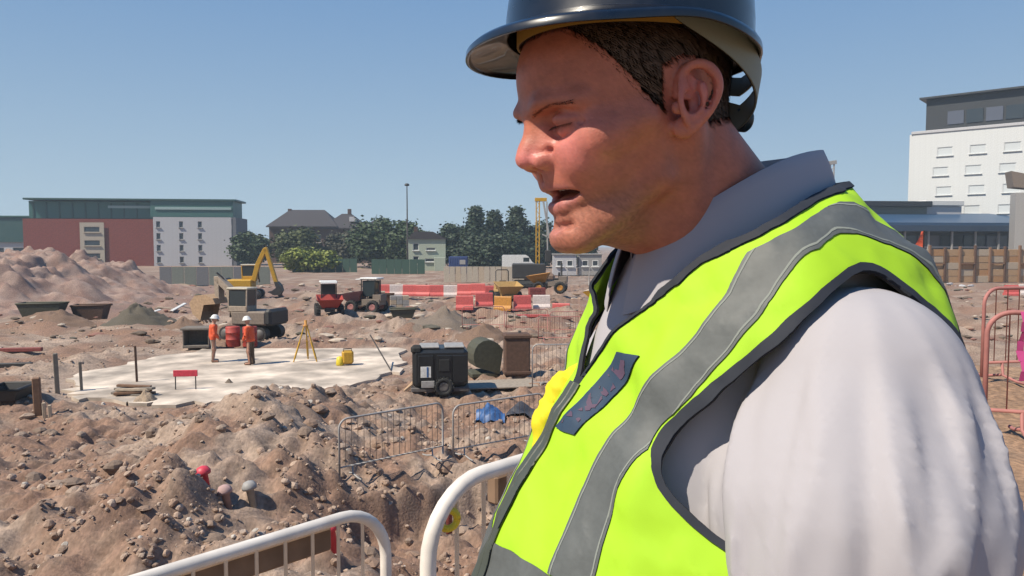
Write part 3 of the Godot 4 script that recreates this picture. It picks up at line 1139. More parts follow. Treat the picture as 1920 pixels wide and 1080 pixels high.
func height(x: float, z: float) -> float:
	var d := -z
	var far := clampf(1.0 - (d - 60.0) / 60.0, 0.15, 1.0)
	var y := rough.get_noise_2d(x * 0.25, z * 0.25) * 0.35 * far
	y += rough.get_noise_2d(x * 1.1 + 40.0, z * 1.1) * 0.16 * far
	if d < 45.0:
		# broken lumps in the near spoil
		var near := smoothstep(45.0, 24.0, d)
		y += (absf(rough.get_noise_2d(x * 1.5 + 9.0, z * 1.5)) * 0.40 + rough.get_noise_2d(x * 4.2, z * 4.2 + 30.0) * 0.12 + absf(rough.get_noise_2d(x * 11.0, z * 11.0)) * 0.06) * near
		if x > -17.0 and x < -2.0 and d > 18.5 and d < 34.5:
			y = lerpf(-0.03, y, smoothstep(0.0, 1.3, slab_gap(x, z)))
	if d > 33.0 and d < 90.0:
		# cuts and low bunds worked across the pit
		var w := smoothstep(33.0, 38.0, d) * smoothstep(90.0, 78.0, d)
		y += w * (absf(rough.get_noise_2d(x * 0.22 + 7.0, z * 0.7)) * 1.0 - 0.22)
		y += w * 0.12 * rough.get_noise_2d(x * 2.4, z * 3.0)
	# spoil ridge in front, falling to the trench on its right
	var crest := -5.4 + rough.get_noise_2d(z * 0.7, 3.0) * 1.2
	y += (0.95 + 0.5 * rough.get_noise_2d(x * 0.9, z * 0.9 + 70.0)) * exp(-pow((x - crest) / 1.9, 2.0)) * smoothstep(7.5, 10.5, d) * smoothstep(22.0, 18.5, d)
	# trench below the line of barriers
	var s := (x + 2.9) * 0.607 + (z + 12.6) * 0.794
	var t := (x + 2.9) * 0.794 - (z + 12.6) * 0.607
	y -= (0.75 + 0.2 * rough.get_noise_2d(t * 3.0, 9.0)) * smoothstep(0.2 + 0.15 * rough.get_noise_1d(t * 4.0), 0.6, s) * smoothstep(4.6, 3.0, s) * smoothstep(-1.2, 0.6, t) * smoothstep(14.0, 10.0, t)
	# the bank that the man and the camera stand on
	var edge := lerpf(2.85, 9.0, smoothstep(0.7, 2.2, x)) + 0.15 * rough.get_noise_2d(x * 3.0, 5.0)
	var bank := smoothstep(edge + 4.0, edge, d)
	var top := 3.02 - 0.52 * smoothstep(-0.15, -0.75, x) + 0.035 * rough.get_noise_2d(x * 5.0, z * 5.0) * smoothstep(0.6, 1.4, Vector2(x, z).distance_to(Vector2(0.25, -0.7)))
	return lerpf(y, top, bank)

func spread(a: float, b: float, step: float, lo: float, hi: float, grow: float) -> PackedFloat32Array:
	var right := PackedFloat32Array()
	var x := a
	while x < b:
		right.append(x)
		x += step
	var d := step
	while x < hi:
		right.append(x)
		d *= grow
		x += d
	right.append(hi)
	var left := PackedFloat32Array()
	x = a
	d = step
	while x > lo:
		d *= grow
		x -= d
		left.append(maxf(x, lo))
	left.reverse()
	left.append_array(right)
	return left

func terrain() -> void:
	rough.seed = 4
	rough.frequency = 0.5
	rough.fractal_octaves = 3
	var xs := spread(-11.5, 4.0, 0.085, -1500.0, 1500.0, 1.035)
	var zs := spread(-25.0, -7.0, 0.085, -2200.0, 120.0, 1.022)
	var nx := xs.size()
	var nz := zs.size()
	var v := PackedVector3Array()
	var c := PackedColorArray()
	v.resize(nx * nz)
	c.resize(nx * nz)
	var pal := [Color(0.335, 0.228, 0.168), Color(0.47, 0.35, 0.27), Color(0.215, 0.15, 0.112), Color(0.34, 0.20, 0.137)]
	for j in nz:
		var z := zs[j]
		for i in nx:
			var x := xs[i]
			v[j * nx + i] = Vector3(x, height(x, z), z)
			var a := rough.get_noise_2d(x * 0.5 + 90.0, z * 0.5) * 1.6
			var b := rough.get_noise_2d(x * 2.4, z * 2.4 + 50.0) * 1.4
			var e := rough.get_noise_2d(x * 9.0 + 20.0, z * 9.0)
			var q: Color = pal[0].lerp(pal[1], clampf(0.42 + 1.5 * a + 0.8 * b, 0, 1))
			q = q.lerp(pal[2], clampf(b * 1.6 - a * 0.8 - 0.05 + e * 0.6, 0, 1))
			q = q.lerp(pal[3], clampf(0.25 - a * 1.2 + e * 0.4, 0, 0.7))
			if x > 0.8 and z > -12.0:
				q = q.lerp(Color(0.42, 0.25, 0.14), 0.75)      # orange sand on the bank
			if x < -20.0 and z < -46.0 and z > -80.0:
				q = q.lerp(Color(0.31, 0.195, 0.16), 0.7)
			c[j * nx + i] = q * (1.0 + 0.3 * e)
	var f := PackedInt32Array()
	f.resize((nx - 1) * (nz - 1) * 6)
	var k := 0
	for j in nz - 1:
		for i in nx - 1:
			var o := j * nx + i
			f[k] = o; f[k + 1] = o + 1; f[k + 2] = o + nx
			f[k + 3] = o + 1; f[k + 4] = o + nx + 1; f[k + 5] = o + nx
			k += 6
	var h := Hull.new()
	h.v = v
	h.f = f
	h.normals()
	for i in h.n.size():
		if h.n[i].y < 0.0:
			h.n[i] = -h.n[i]
	structure("ground", h.mesh(c), M.soil)
	# concrete blinding slab
	var poly := PackedVector2Array()
	for i in SLAB.size():
		var a := Vector2(SLAB[i][0], SLAB[i][1])
		var b := Vector2(SLAB[(i + 1) % SLAB.size()][0], SLAB[(i + 1) % SLAB.size()][1])
		for s in 12:
			var w := s / 12.0
			poly.append(a.lerp(b, w) + Vector2(rough.get_noise_2d(i * 9.0 + w * 14.0, 3.0), rough.get_noise_2d(i * 9.0 + w * 14.0, 43.0)) * 0.55)
	var st := begin()
	prism(st, poly, -0.07, 0.1, Transform3D(Basis(Vector3.RIGHT, PI * 0.5), Vector3.ZERO).scaled(Vector3(1, 1, 1)))
	structure("concrete_slab", done(st), M.slab)

func great_heap() -> void:
	# terraced by the diggers, with slumped faces
	var v := PackedVector3Array()
	var c := PackedColorArray()
	var nx := 130
	var nz := 120
	for j in nz:
		for i in nx:
			var x := -56.0 + 32.0 * i / (nx - 1.0)
			var z := -77.0 + 31.0 * j / (nz - 1.0)
			var m := smoothstep(17.5, 7.5, absf(x + 46.0) + 1.5 * rough.get_noise_2d(z * 0.5, 1.0)) * smoothstep(14.5, 5.0, absf(z + 61.0) + 2.0 * rough.get_noise_2d(x * 0.5, 9.0))
			var h := m * (3.45 + 1.0 * rough.get_noise_2d(x * 0.4, z * 0.4))
			var steps := h / 0.9 + 0.7 * rough.get_noise_2d(x * 0.7 + 30.0, z * 0.7)
			var fl := floorf(steps)
			var fr := steps - fl
			h = lerpf(h, (fl + smoothstep(0.55, 0.95, fr)) * 0.9, 0.65 * smoothstep(0.3, 1.0, m))
			h += m * (0.35 * absf(rough.get_noise_2d(x * 2.5, z * 2.5)) + 0.2 * rough.get_noise_2d(x * 5.0, z * 5.0) + 0.16 * absf(rough.get_noise_2d(x * 9.0, z * 9.0)))
			v.append(Vector3(x, height(x, z) + h - 0.25 * (1.0 - smoothstep(0.0, 0.05, m)), z))
			var e := rough.get_noise_2d(x * 1.5, z * 1.5 + 20.0)
			c.append(Color(0.44, 0.315, 0.26).lerp(Color(0.35, 0.22, 0.175), clampf(0.5 + e * 1.6, 0, 1)) * (1.0 + 0.3 * rough.get_noise_2d(x * 6.0, z * 6.0)))
	var h2 := Hull.new()
	h2.v = v
	for j in nz - 1:
		for i in nx - 1:
			var o := j * nx + i
			h2.f.append_array(PackedInt32Array([o, o + 1, o + nx, o + 1, o + nx + 1, o + nx]))
	h2.normals()
	structure("spoil_hill", h2.mesh(c), M.soil)

func lump(sd: int, flat := 0.7) -> ArrayMesh:
	var r := RandomNumberGenerator.new()
	r.seed = sd
	var s := SphereMesh.new()
	s.radius = 0.5
	s.height = 1.0
	s.radial_segments = 9
	s.rings = 5
	var arr := s.get_mesh_arrays()
	var v: PackedVector3Array = arr[Mesh.ARRAY_VERTEX]
	var nn := FastNoiseLite.new()
	nn.seed = sd
	nn.frequency = 1.3
	var planes := []
	for i in 7:
		planes.append(Vector3(r.randf_range(-1, 1), r.randf_range(-1, 1), r.randf_range(-1, 1)).normalized())
	for i in v.size():
		var p := v[i] * (1.0 + 0.5 * nn.get_noise_3dv(v[i]))
		for q in planes:
			var over: float = p.dot(q) - 0.36
			if over > 0.0:
				p -= q * over
		v[i] = p * Vector3(1.0, flat, 0.85)
	var h := Hull.new()
	h.v = v
	h.f = arr[Mesh.ARRAY_INDEX]
	h.normals()
	var st := begin()
	for i in range(0, h.f.size(), 3):
		tri(st, v[h.f[i]], v[h.f[i + 1]], v[h.f[i + 2]])
	return done(st)

func rubble() -> void:
	var forms := [lump(1), lump(2, 0.55), lump(3, 0.8), lump(4, 0.4)]
	# small stones and crumbs of earth that nobody could count
	for k in 4:
		var mm := MultiMesh.new()
		mm.transform_format = MultiMesh.TRANSFORM_3D
		mm.use_colors = true
		mm.mesh = forms[k]
		mm.instance_count = 2700
		for i in mm.instance_count:
			var d := 9.3 + 31.0 * pow(rng.randf(), 1.5)
			var x := rng.randf_range(-0.72, 0.12) * d
			var z := -d
			if slab_gap(x, z) < 0.25:
				x = rng.randf_range(-0.45, 0.05) * 12.0
				z = -rng.randf_range(9.3, 19.5)
			for again in 4:                     # stones lie in drifts
				if rough.get_noise_2d(x * 0.9 + 200.0, z * 0.9) > 0.02:
					break
				x += rng.randf_range(-1.2, 1.2)
				z = minf(z + rng.randf_range(-1.2, 1.2), -9.3)
			var s := 0.018 + 0.17 * pow(rng.randf(), 5.0)
			var b := Basis.from_euler(Vector3(rng.randf_range(-0.6, 0.6), rng.randf() * TAU, rng.randf_range(-0.6, 0.6))).scaled(Vector3.ONE * s)
			mm.set_instance_transform(i, Transform3D(b, Vector3(x, height(x, z) + s * 0.12, z)))
			var w := rng.randf()
			var c := Color(0.36, 0.25, 0.185).lerp(Color(0.50, 0.39, 0.31), w * w)
			if rng.randf() < 0.04:
				c = Color(0.55, 0.5, 0.44)
			mm.set_instance_color(i, c * rng.randf_range(0.7, 1.1))
		var o := MultiMeshInstance3D.new()
		o.name = numbered("rubble")
		o.multimesh = mm
		o.material_override = M.stone
		o.set_meta("kind", "stuff")
		o.set_meta("label", ["small brown stones and crumbs of earth on the spoil", "flat brown chips strewn over the spoil", "rounded brown pebbles strewn over the spoil", "thin brown flakes of clay strewn over the spoil"][k])
		o.set_meta("category", "rubble")
		add_child(o)
	# coarser debris farther out
	var far := MultiMesh.new()
	far.transform_format = MultiMesh.TRANSFORM_3D
	far.use_colors = true
	far.mesh = forms[2]
	far.instance_count = 2600
	for i in far.instance_count:
		var d := rng.randf_range(33.5, 85.0)
		var x := rng.randf_range(-0.7, 0.75) * d
		var s := 0.12 + 0.5 * pow(rng.randf(), 3.0)
		var b := Basis(Vector3.UP, rng.randf() * TAU).scaled(Vector3(s * rng.randf_range(1.0, 2.2), s * 0.7, s))
		far.set_instance_transform(i, Transform3D(b, Vector3(x, height(x, -d) + s * 0.1, -d)))
		var c: Color = [Color(0.16, 0.12, 0.09), Color(0.36, 0.25, 0.18), Color(0.5, 0.42, 0.34), Color(0.26, 0.13, 0.10), Color(0.12, 0.11, 0.085)][rng.randi() % 5]
		far.set_instance_color(i, c * rng.randf_range(0.8, 1.15))
	var fo := MultiMeshInstance3D.new()
	fo.name = numbered("debris")
	fo.multimesh = far
	fo.material_override = M.stone
	fo.set_meta("kind", "stuff")
	fo.set_meta("label", "brown and grey debris strewn across the far half of the pit")
	fo.set_meta("category", "debris")
	add_child(fo)
	# clods one can tell apart
	for i in 90:
		var d := rng.randf_range(9.8, 20.0)
		var x := rng.randf_range(-0.68, -0.03) * d
		if slab_gap(x, -d) < 0.3 or Vector2(x + 4.3, d - 11.2).length() < 1.0:
			continue
		var s := rng.randf_range(0.22, 0.5)
		var o := part(self, numbered("rock"), forms[i % 4], M.clods[i % 3])
		o.scale = Vector3(s, s * 0.8, s)
		o.position = Vector3(x, height(x, -d) + s * 0.06, -d)
		o.rotation.y = rng.randf() * TAU
		tag(o, "lump of brown earth or broken rock on the spoil bank below the barriers", "rock", "clods on the spoil bank")

# ---------------------------------------------------------------- barriers
func barrier(label: String, at: Vector3, turn: float, length := 2.2, tall := 1.1, n := 17, m: Material = null) -> Node3D:
	# steel crowd barrier; at is the foot of its left end, it runs along local x
	var t := thing("pedestrian_barrier", label, "barrier", at, turn, "steel pedestrian barriers")
	if m == null:
		m = M.galvanised
	var r := 0.019
	var st := begin(true)
	var pts := [Vector3(0, 0.05, 0)]
	for i in 9:
		var a := PI * 0.5 * i / 8.0
		pts.append(Vector3(0.17 - 0.17 * cos(a), tall - 0.17 + 0.17 * sin(a), 0))
	for i in 9:
		var a := PI * 0.5 * i / 8.0
		pts.append(Vector3(length - 0.17 + 0.17 * sin(a), tall - 0.17 + 0.17 * cos(a), 0))
	pts.append(Vector3(length, 0.05, 0))
	tube(st, pts, r, 12)
	part(t, "frame", done(st), m)
	var lo := begin(true)
	bar(lo, Vector3(r, 0.2, 0), Vector3(length - r, 0.2, 0), r * 0.8, 10)
	part(t, "bottom_rail", done(lo), m)
	var rod := begin(true)
	bar(rod, Vector3(0, 0.21, 0), Vector3(0, tall - 0.015, 0), 0.0055, 6)
	var rm := done(rod)
	for i in n:
		part(t, "bar", rm, m, Vector3(length * (i + 1.0) / (n + 1.0), 0, 0))
	for x in [0.25, length - 0.25]:
		var ft := begin(true)
		tube(ft, [Vector3(x, 0.2, 0), Vector3(x, 0.06, 0.02), Vector3(x, 0.02, 0.2), Vector3(x, 0.015, 0.32)], 0.015, 8)
		tube(ft, [Vector3(x, 0.06, -0.01), Vector3(x, 0.02, -0.2), Vector3(x, 0.015, -0.32)], 0.015, 8)
		part(t, "foot", done(ft), m)
	return t

func barriers() -> void:
	var run := atan2(0.725, 0.69)       # both near ones run away to the right
	barrier("white steel barrier right in front of the man, its rounded top corner in view", Vector3(-0.19, 2.86, -1.66), run, 2.2, 1.09, 24, M.white_steel)
	barrier("white steel barrier at the bottom left, only its sloping top rail in view", Vector3(-2.0, 2.54, -0.79), run, 2.29, 1.1, 24, M.white_steel)
	for q in [[Vector3(-0.02, 3.882, -1.835), 1.9, "brown scaffold board tied under the rail of the barrier before the man"], [Vector3(-2.0, 3.572, -0.79), 2.1, "brown scaffold board tied under the rail of the bottom left barrier"]]:
		var bd := begin()
		box(bd, Vector3(q[1] * 0.5, 0.0, -0.045), Vector3(q[1], 0.075, 0.038), Basis.IDENTITY, 0.006)
		var ob := part(self, numbered("scaffold_board"), done(bd), M.board_wood, q[0], Vector3(0, run, 0))
		tag(ob, q[2], "board")
	var ring := begin(true)
	var rp := []
	for i in 17:
		var a := TAU * i / 16.0
		rp.append(Vector3(cos(a) * 0.022, sin(a) * 0.022, 0))
	tube(ring, rp, 0.009, 8)
	var o := part(self, "cable_ring", done(ring), M.yellow_plastic, Vector3(-0.148, 3.868, -1.70))
	o.rotation.y = 0.3
	tag(o, "small yellow plastic ring hanging on the nearest white barrier", "ring")
	# four along the trench
	var d := Vector3(0.794, 0, -0.607)
	var names := ["grey steel barrier at the left end of the trench row", "second grey steel barrier along the trench, next to its left end", "third grey steel barrier along the trench, below the blue sheet", "fourth grey steel barrier along the trench, half behind the man"]
	for i in 4:
		var p := Vector3(-2.95, 0, -12.75) + d * (2.35 * i) + Vector3(-0.05, 0, -0.1)
		p.y = maxf(height(p.x, p.z), height(p.x + d.x * 2.2, p.z + d.z * 2.2)) + 0.01
		barrier(names[i], p, atan2(0.607, 0.794) + [0.06, -0.03, 0.02, 0.0][i], 2.2, 1.05)
	# beyond the generator
	names = ["grey barrier beside the rusty steel box", "grey barrier next to the one beside the rusty box, close to the man's vest"]
	for i in 2:
		var p := Vector3(0.62 + 1.75 * i, 0, -22.6 - 0.2 * i)
		p.y = height(p.x, p.z) + 0.02
		barrier(names[i], p, 0.08, 1.7, 1.35, 13)
	# on the bank at the right edge
	var p2 := Vector3(3.66, 3.03, -5.75)
	barrier("rusty pink steel barrier on the bank at the right edge", p2, -0.35, 2.2, 0.96, 14, M.pink_steel)
	barrier("rusty pink steel barrier behind the first one at the right edge", Vector3(5.05, 3.04, -8.0), 0.2, 2.2, 1.0, 14, M.pink_steel)
	# pink barriers standing about the middle of the pit
	var spots := [[-2.6, -39.0, "faded pink steel barrier, leftmost of four in the middle of the pit"], [-0.3, -39.6, "faded pink steel barrier, second of four in the middle of the pit"], [2.0, -39.2, "faded pink steel barrier, third of four in the middle of the pit"], [1.2, -34.0, "faded pink steel barrier nearest us of four in the middle of the pit"]]
	for q in spots:
		barrier(q[2], Vector3(q[0], maxf(height(q[0], q[1]), height(q[0] + 2.2, q[1])) + 0.02, q[1]), 0.05, 2.2, 1.15, 17, M.pink_steel)
	var rag := begin()
	for i in 7:
		var y0 := 1.1 - i * 0.075
		var y1 := y0 - 0.075
		var z0 := 0.03 * sin(i * 1.3)
		var z1 := 0.03 * sin((i + 1) * 1.3)
		var w := 0.022 + 0.008 * sin(i * 2.1)
		quad(rag, Vector3(-w, y0, z0), Vector3(w, y0, z0 + 0.01), Vector3(w * 0.9, y1, z1 + 0.01), Vector3(-w * 0.9, y1, z1))
		quad(rag, Vector3(-w, y0, z0 - 0.004), Vector3(-w * 0.9, y1, z1 - 0.004), Vector3(w * 0.9, y1, z1 + 0.006), Vector3(w, y0, z0 + 0.006))
	tag(part(self, "warning_ribbon", done(rag), M.magenta, Vector3(3.86, 2.9, -5.64)), "magenta warning ribbon tied to the pink barrier", "ribbon")

# ---------------------------------------------------------------- machines
func wheel(parent: Node, at: Vector3, r: float, w: float, rim: Material) -> void:
	var st := begin(true)
	var t := Transform3D(Basis(Vector3.RIGHT, PI * 0.5), Vector3.ZERO)
	lathe(st, [Vector2(r * 0.55, -w * 0.45), Vector2(r * 0.9, -w * 0.5), Vector2(r, -w * 0.35), Vector2(r, w * 0.35), Vector2(r * 0.9, w * 0.5), Vector2(r * 0.55, w * 0.45), Vector2(r * 0.55, -w * 0.45)], 20, t)
	for i in 16:                                    # tread lugs
		var a := TAU * i / 16.0
		box(st, Vector3(cos(a) * r, sin(a) * r, 0), Vector3(0.05, 0.06, w * 0.8), Basis(Vector3.BACK, a))
	var ty := part(parent, "wheel", done(st), M.rubber, at)
	var rs := begin(true)
	lathe(rs, [Vector2(0, -w * 0.3), Vector2(r * 0.3, -w * 0.3), Vector2(r * 0.56, -w * 0.42), Vector2(r * 0.56, w * 0.42), Vector2(r * 0.3, w * 0.3), Vector2(0, w * 0.3)], 16, t)
	part(ty, "rim", done(rs), rim)

func dumper(label: String, at: Vector3, turn: float, skip_m: Material, body_m: Material, roof_m: Material = null) -> Node3D:
	# front-tip site dumper, x forward
	var t := thing("site_dumper", label, "dumper", at, turn, "dumpers on the site")
	var st := begin()
	box(st, Vector3(-0.75, 0.85, 0), Vector3(1.5, 0.5, 1.2))
	box(st, Vector3(-1.25, 1.2, 0), Vector3(0.7, 0.5, 1.1))
	box(st, Vector3(0.6, 0.65, 0), Vector3(1.4, 0.3, 0.7))
	part(t, "chassis", done(st), body_m)
	# tub: a real open skip
	var sk := begin()
	var low := [Vector3(0.25, 0.95, -0.55), Vector3(1.15, 0.8, -0.55), Vector3(1.15, 0.8, 0.55), Vector3(0.25, 0.95, 0.55)]
	var high := [Vector3(-0.1, 1.75, -0.95), Vector3(1.85, 1.45, -0.95), Vector3(1.85, 1.45, 0.95), Vector3(-0.1, 1.75, 0.95)]
	for i in 4:
		var k := (i + 1) % 4
		quad(sk, low[i], high[i], high[k], low[k])
		var inset := Vector3(0.87, 1.25, 0)
		quad(sk, low[k].lerp(inset, 0.06), high[k].lerp(inset + Vector3(0, 0.4, 0), 0.05), high[i].lerp(inset + Vector3(0, 0.4, 0), 0.05), low[i].lerp(inset, 0.06))
		quad(sk, high[i], high[i].lerp(inset + Vector3(0, 0.4, 0), 0.05), high[k].lerp(inset + Vector3(0, 0.4, 0), 0.05), high[k])
	quad(sk, low[0], low[1], low[2], low[3])
	part(t, "skip", done(sk), skip_m)
	var seat := begin()
	box(seat, Vector3(-0.65, 1.2, 0), Vector3(0.45, 0.15, 0.5))
	box(seat, Vector3(-0.9, 1.5, 0), Vector3(0.12, 0.55, 0.5))
	part(t, "seat", done(seat), M.rubber)
	for s in [-1.0, 1.0]:
		wheel(t, Vector3(0.75, 0.5, 0.85 * s), 0.5, 0.36, skip_m)
		wheel(t, Vector3(-1.05, 0.5, 0.85 * s), 0.5, 0.36, skip_m)
	var rb := begin(true)
	tube(rb, [Vector3(-1.1, 1.1, -0.5), Vector3(-1.1, 2.5, -0.5), Vector3(-1.05, 2.6, -0.4), Vector3(-1.05, 2.6, 0.4), Vector3(-1.1, 2.5, 0.5), Vector3(-1.1, 1.1, 0.5)], 0.04, 8)
	part(t, "roll_bar", done(rb), M.dark_steel)
	if roof_m:
		var cn := begin()
		box(cn, Vector3(-0.6, 2.67, 0), Vector3(1.5, 0.16, 1.3), Basis.IDENTITY, 0.06)
		box(cn, Vector3(0.25, 2.60, 0), Vector3(0.5, 0.09, 1.2), Basis.IDENTITY, 0.03)
		part(t, "canopy", done(cn), roof_m)
		for s in [-1.0, 1.0]:
			var ps := begin()
			beam(ps, Vector3(0.05, 1.1, 0.55 * s), Vector3(0.0, 2.6, 0.55 * s), 0.07, 0.07)
			part(t, "post", done(ps), M.dark_steel)
		var cab := begin()
		box(cab, Vector3(-0.55, 1.9, 0), Vector3(1.0, 1.2, 1.02))
		part(t, "cab_glass", done(cab), M.glass)
	return t

func excavator(label: String, at: Vector3, turn: float, body_m: Material, boom_m: Material, bucket_m: Material, pose: Array, s := 1.0) -> Node3D:
	# x forward; pose: boom root, knee, arm top, arm end, bucket turn
	var t := thing("excavator", label, "excavator", at, turn, "excavators on the site")
	for k in [-1.0, 1.0]:
		var tr := PackedVector2Array()
		for i in 24:
			var a := TAU * i / 24.0
			tr.append(Vector2(cos(a) * 0.38 + signf(cos(a)) * 1.05, 0.4 + sin(a) * 0.38) * s)
		var st := begin()
		prism(st, tr, (0.75 * k - 0.22) * s, (0.75 * k + 0.22) * s)
		for i in 22:                                # grousers along the top and bottom run
			for y in [0.02, 0.78]:
				box(st, Vector3(-1.05 + 2.1 * i / 21.0, y, 0.75 * k) * s, Vector3(0.05, 0.04, 0.46) * s)
		var tk := part(t, "track", done(st), M.dark_steel)
		for x in [-1.05, 1.05]:
			var wh := begin(true)
			lathe(wh, [Vector2(0, 0.24 * s), Vector2(0.26 * s, 0.24 * s), Vector2(0.28 * s, 0.2 * s), Vector2(0.28 * s, 0)], 14, Transform3D(Basis(Vector3.RIGHT, PI * 0.5 * k), Vector3(x * s, 0.4 * s, 0.75 * k * s)))
			part(tk, "sprocket", done(wh), M.iron)
	var hs := begin()
	box(hs, Vector3(-0.35, 1.25, 0) * s, Vector3(2.1, 0.75, 1.9) * s, Basis.IDENTITY, 0.08 * s)
	box(hs, Vector3(0.1, 0.82, 0) * s, Vector3(0.9, 0.16, 0.9) * s)
	part(t, "engine_house", done(hs), body_m)
	var cw := begin()
	box(cw, Vector3(-1.5, 1.3, 0) * s, Vector3(0.45, 0.9, 1.86) * s, Basis.IDENTITY, 0.14 * s)
	part(t, "counterweight", done(cw), M.dark_steel)
	var cf := begin()
	var x0 := -0.25
	var x1 := 0.85
	for x in [x0, x1]:
		for z in [-0.9, -0.05]:
			beam(cf, Vector3(x, 1.6, z) * s, Vector3(x - 0.04, 2.78, z) * s, 0.08 * s, 0.08 * s)
	box(cf, Vector3(0.28, 1.75, -0.475) * s, Vector3(1.16, 0.3, 0.93) * s)
	var cab := part(t, "cab", done(cf), boom_m)
	var rf := begin()
	box(rf, Vector3(0.28, 2.84, -0.475) * s, Vector3(1.3, 0.12, 1.0) * s, Basis.IDENTITY, 0.04 * s)
	part(cab, "roof", done(rf), M.cream)
	for w in [[Vector3(0.28, 2.33, -0.9), Vector3(0.98, 0.85, 0.02)], [Vector3(0.28, 2.33, -0.05), Vector3(0.98, 0.85, 0.02)], [Vector3(0.83, 2.33, -0.475), Vector3(0.02, 0.85, 0.74)], [Vector3(-0.27, 2.33, -0.475), Vector3(0.02, 0.85, 0.74)]]:
		part(cab, "window", box_mesh(w[1] * s, 0.0, w[0] * s), M.glass)
	var st2 := begin()
	box(st2, Vector3(0.15, 2.0, -0.475) * s, Vector3(0.5, 0.2, 0.5) * s)
	box(st2, Vector3(-0.08, 2.35, -0.475) * s, Vector3(0.14, 0.7, 0.48) * s)
	part(cab, "seat", done(st2), M.rubber)
	var bm := begin()
	beam(bm, pose[0] * s, pose[1] * s, 0.36 * s, 0.6 * s, Vector3.BACK)
	beam(bm, pose[1] * s, pose[2] * s, 0.34 * s, 0.5 * s, Vector3.BACK)
	part(t, "boom", done(bm), boom_m)
	var am := begin()
	beam(am, pose[2] * s + Vector3(0, 0.12 * s, 0), pose[3] * s, 0.3 * s, 0.5 * s, Vector3.BACK)
	part(t, "arm", done(am), boom_m)
	var ram := begin(true)
	bar(ram, (pose[0] + Vector3(0.45, -0.1, 0)) * s, (pose[0] + pose[1]) * 0.5 * s + Vector3(0.15, 0, 0), 0.06 * s)
	bar(ram, ((pose[1] + pose[2]) * 0.5 + Vector3(0.05, 0.3, 0)) * s, (pose[2] + Vector3(0.1, 0.3, 0)) * s, 0.055 * s)
	part(t, "hydraulic_ram", done(ram), M.iron)
	var bk := begin()
	var b := Transform3D(Basis(Vector3.BACK, pose[4]).scaled(Vector3.ONE * pose[5]), pose[3] * s)
	var prof := [Vector2(-0.15, 0.1), Vector2(0.1, 0.15), Vector2(0.45, -0.05), Vector2(0.7, -0.45), Vector2(0.62, -0.85), Vector2(0.2, -1.0), Vector2(-0.25, -0.9)]
	for i in prof.size() - 1:
		for zz in [-0.55, 0.55]:
			var c := Vector3(0.15, -0.35, zz)
			tri(bk, b * (c * s), b * (Vector3(prof[i].x, prof[i].y, zz) * s), b * (Vector3(prof[i + 1].x, prof[i + 1].y, zz) * s))
		for off in [1.0, 0.94]:
			var p: Vector2 = prof[i] * off
			var q: Vector2 = prof[i + 1] * off
			quad(bk, b * (Vector3(p.x, p.y, -0.55) * s), b * (Vector3(p.x, p.y, 0.55) * s), b * (Vector3(q.x, q.y, 0.55) * s), b * (Vector3(q.x, q.y, -0.55) * s))
	for i in 5:
		box(bk, b * (Vector3(-0.3, -0.88, -0.48 + 0.24 * i) * s), Vector3(0.2, 0.07, 0.08) * s, b.basis)
	part(t, "bucket", done(bk), bucket_m)
	return t

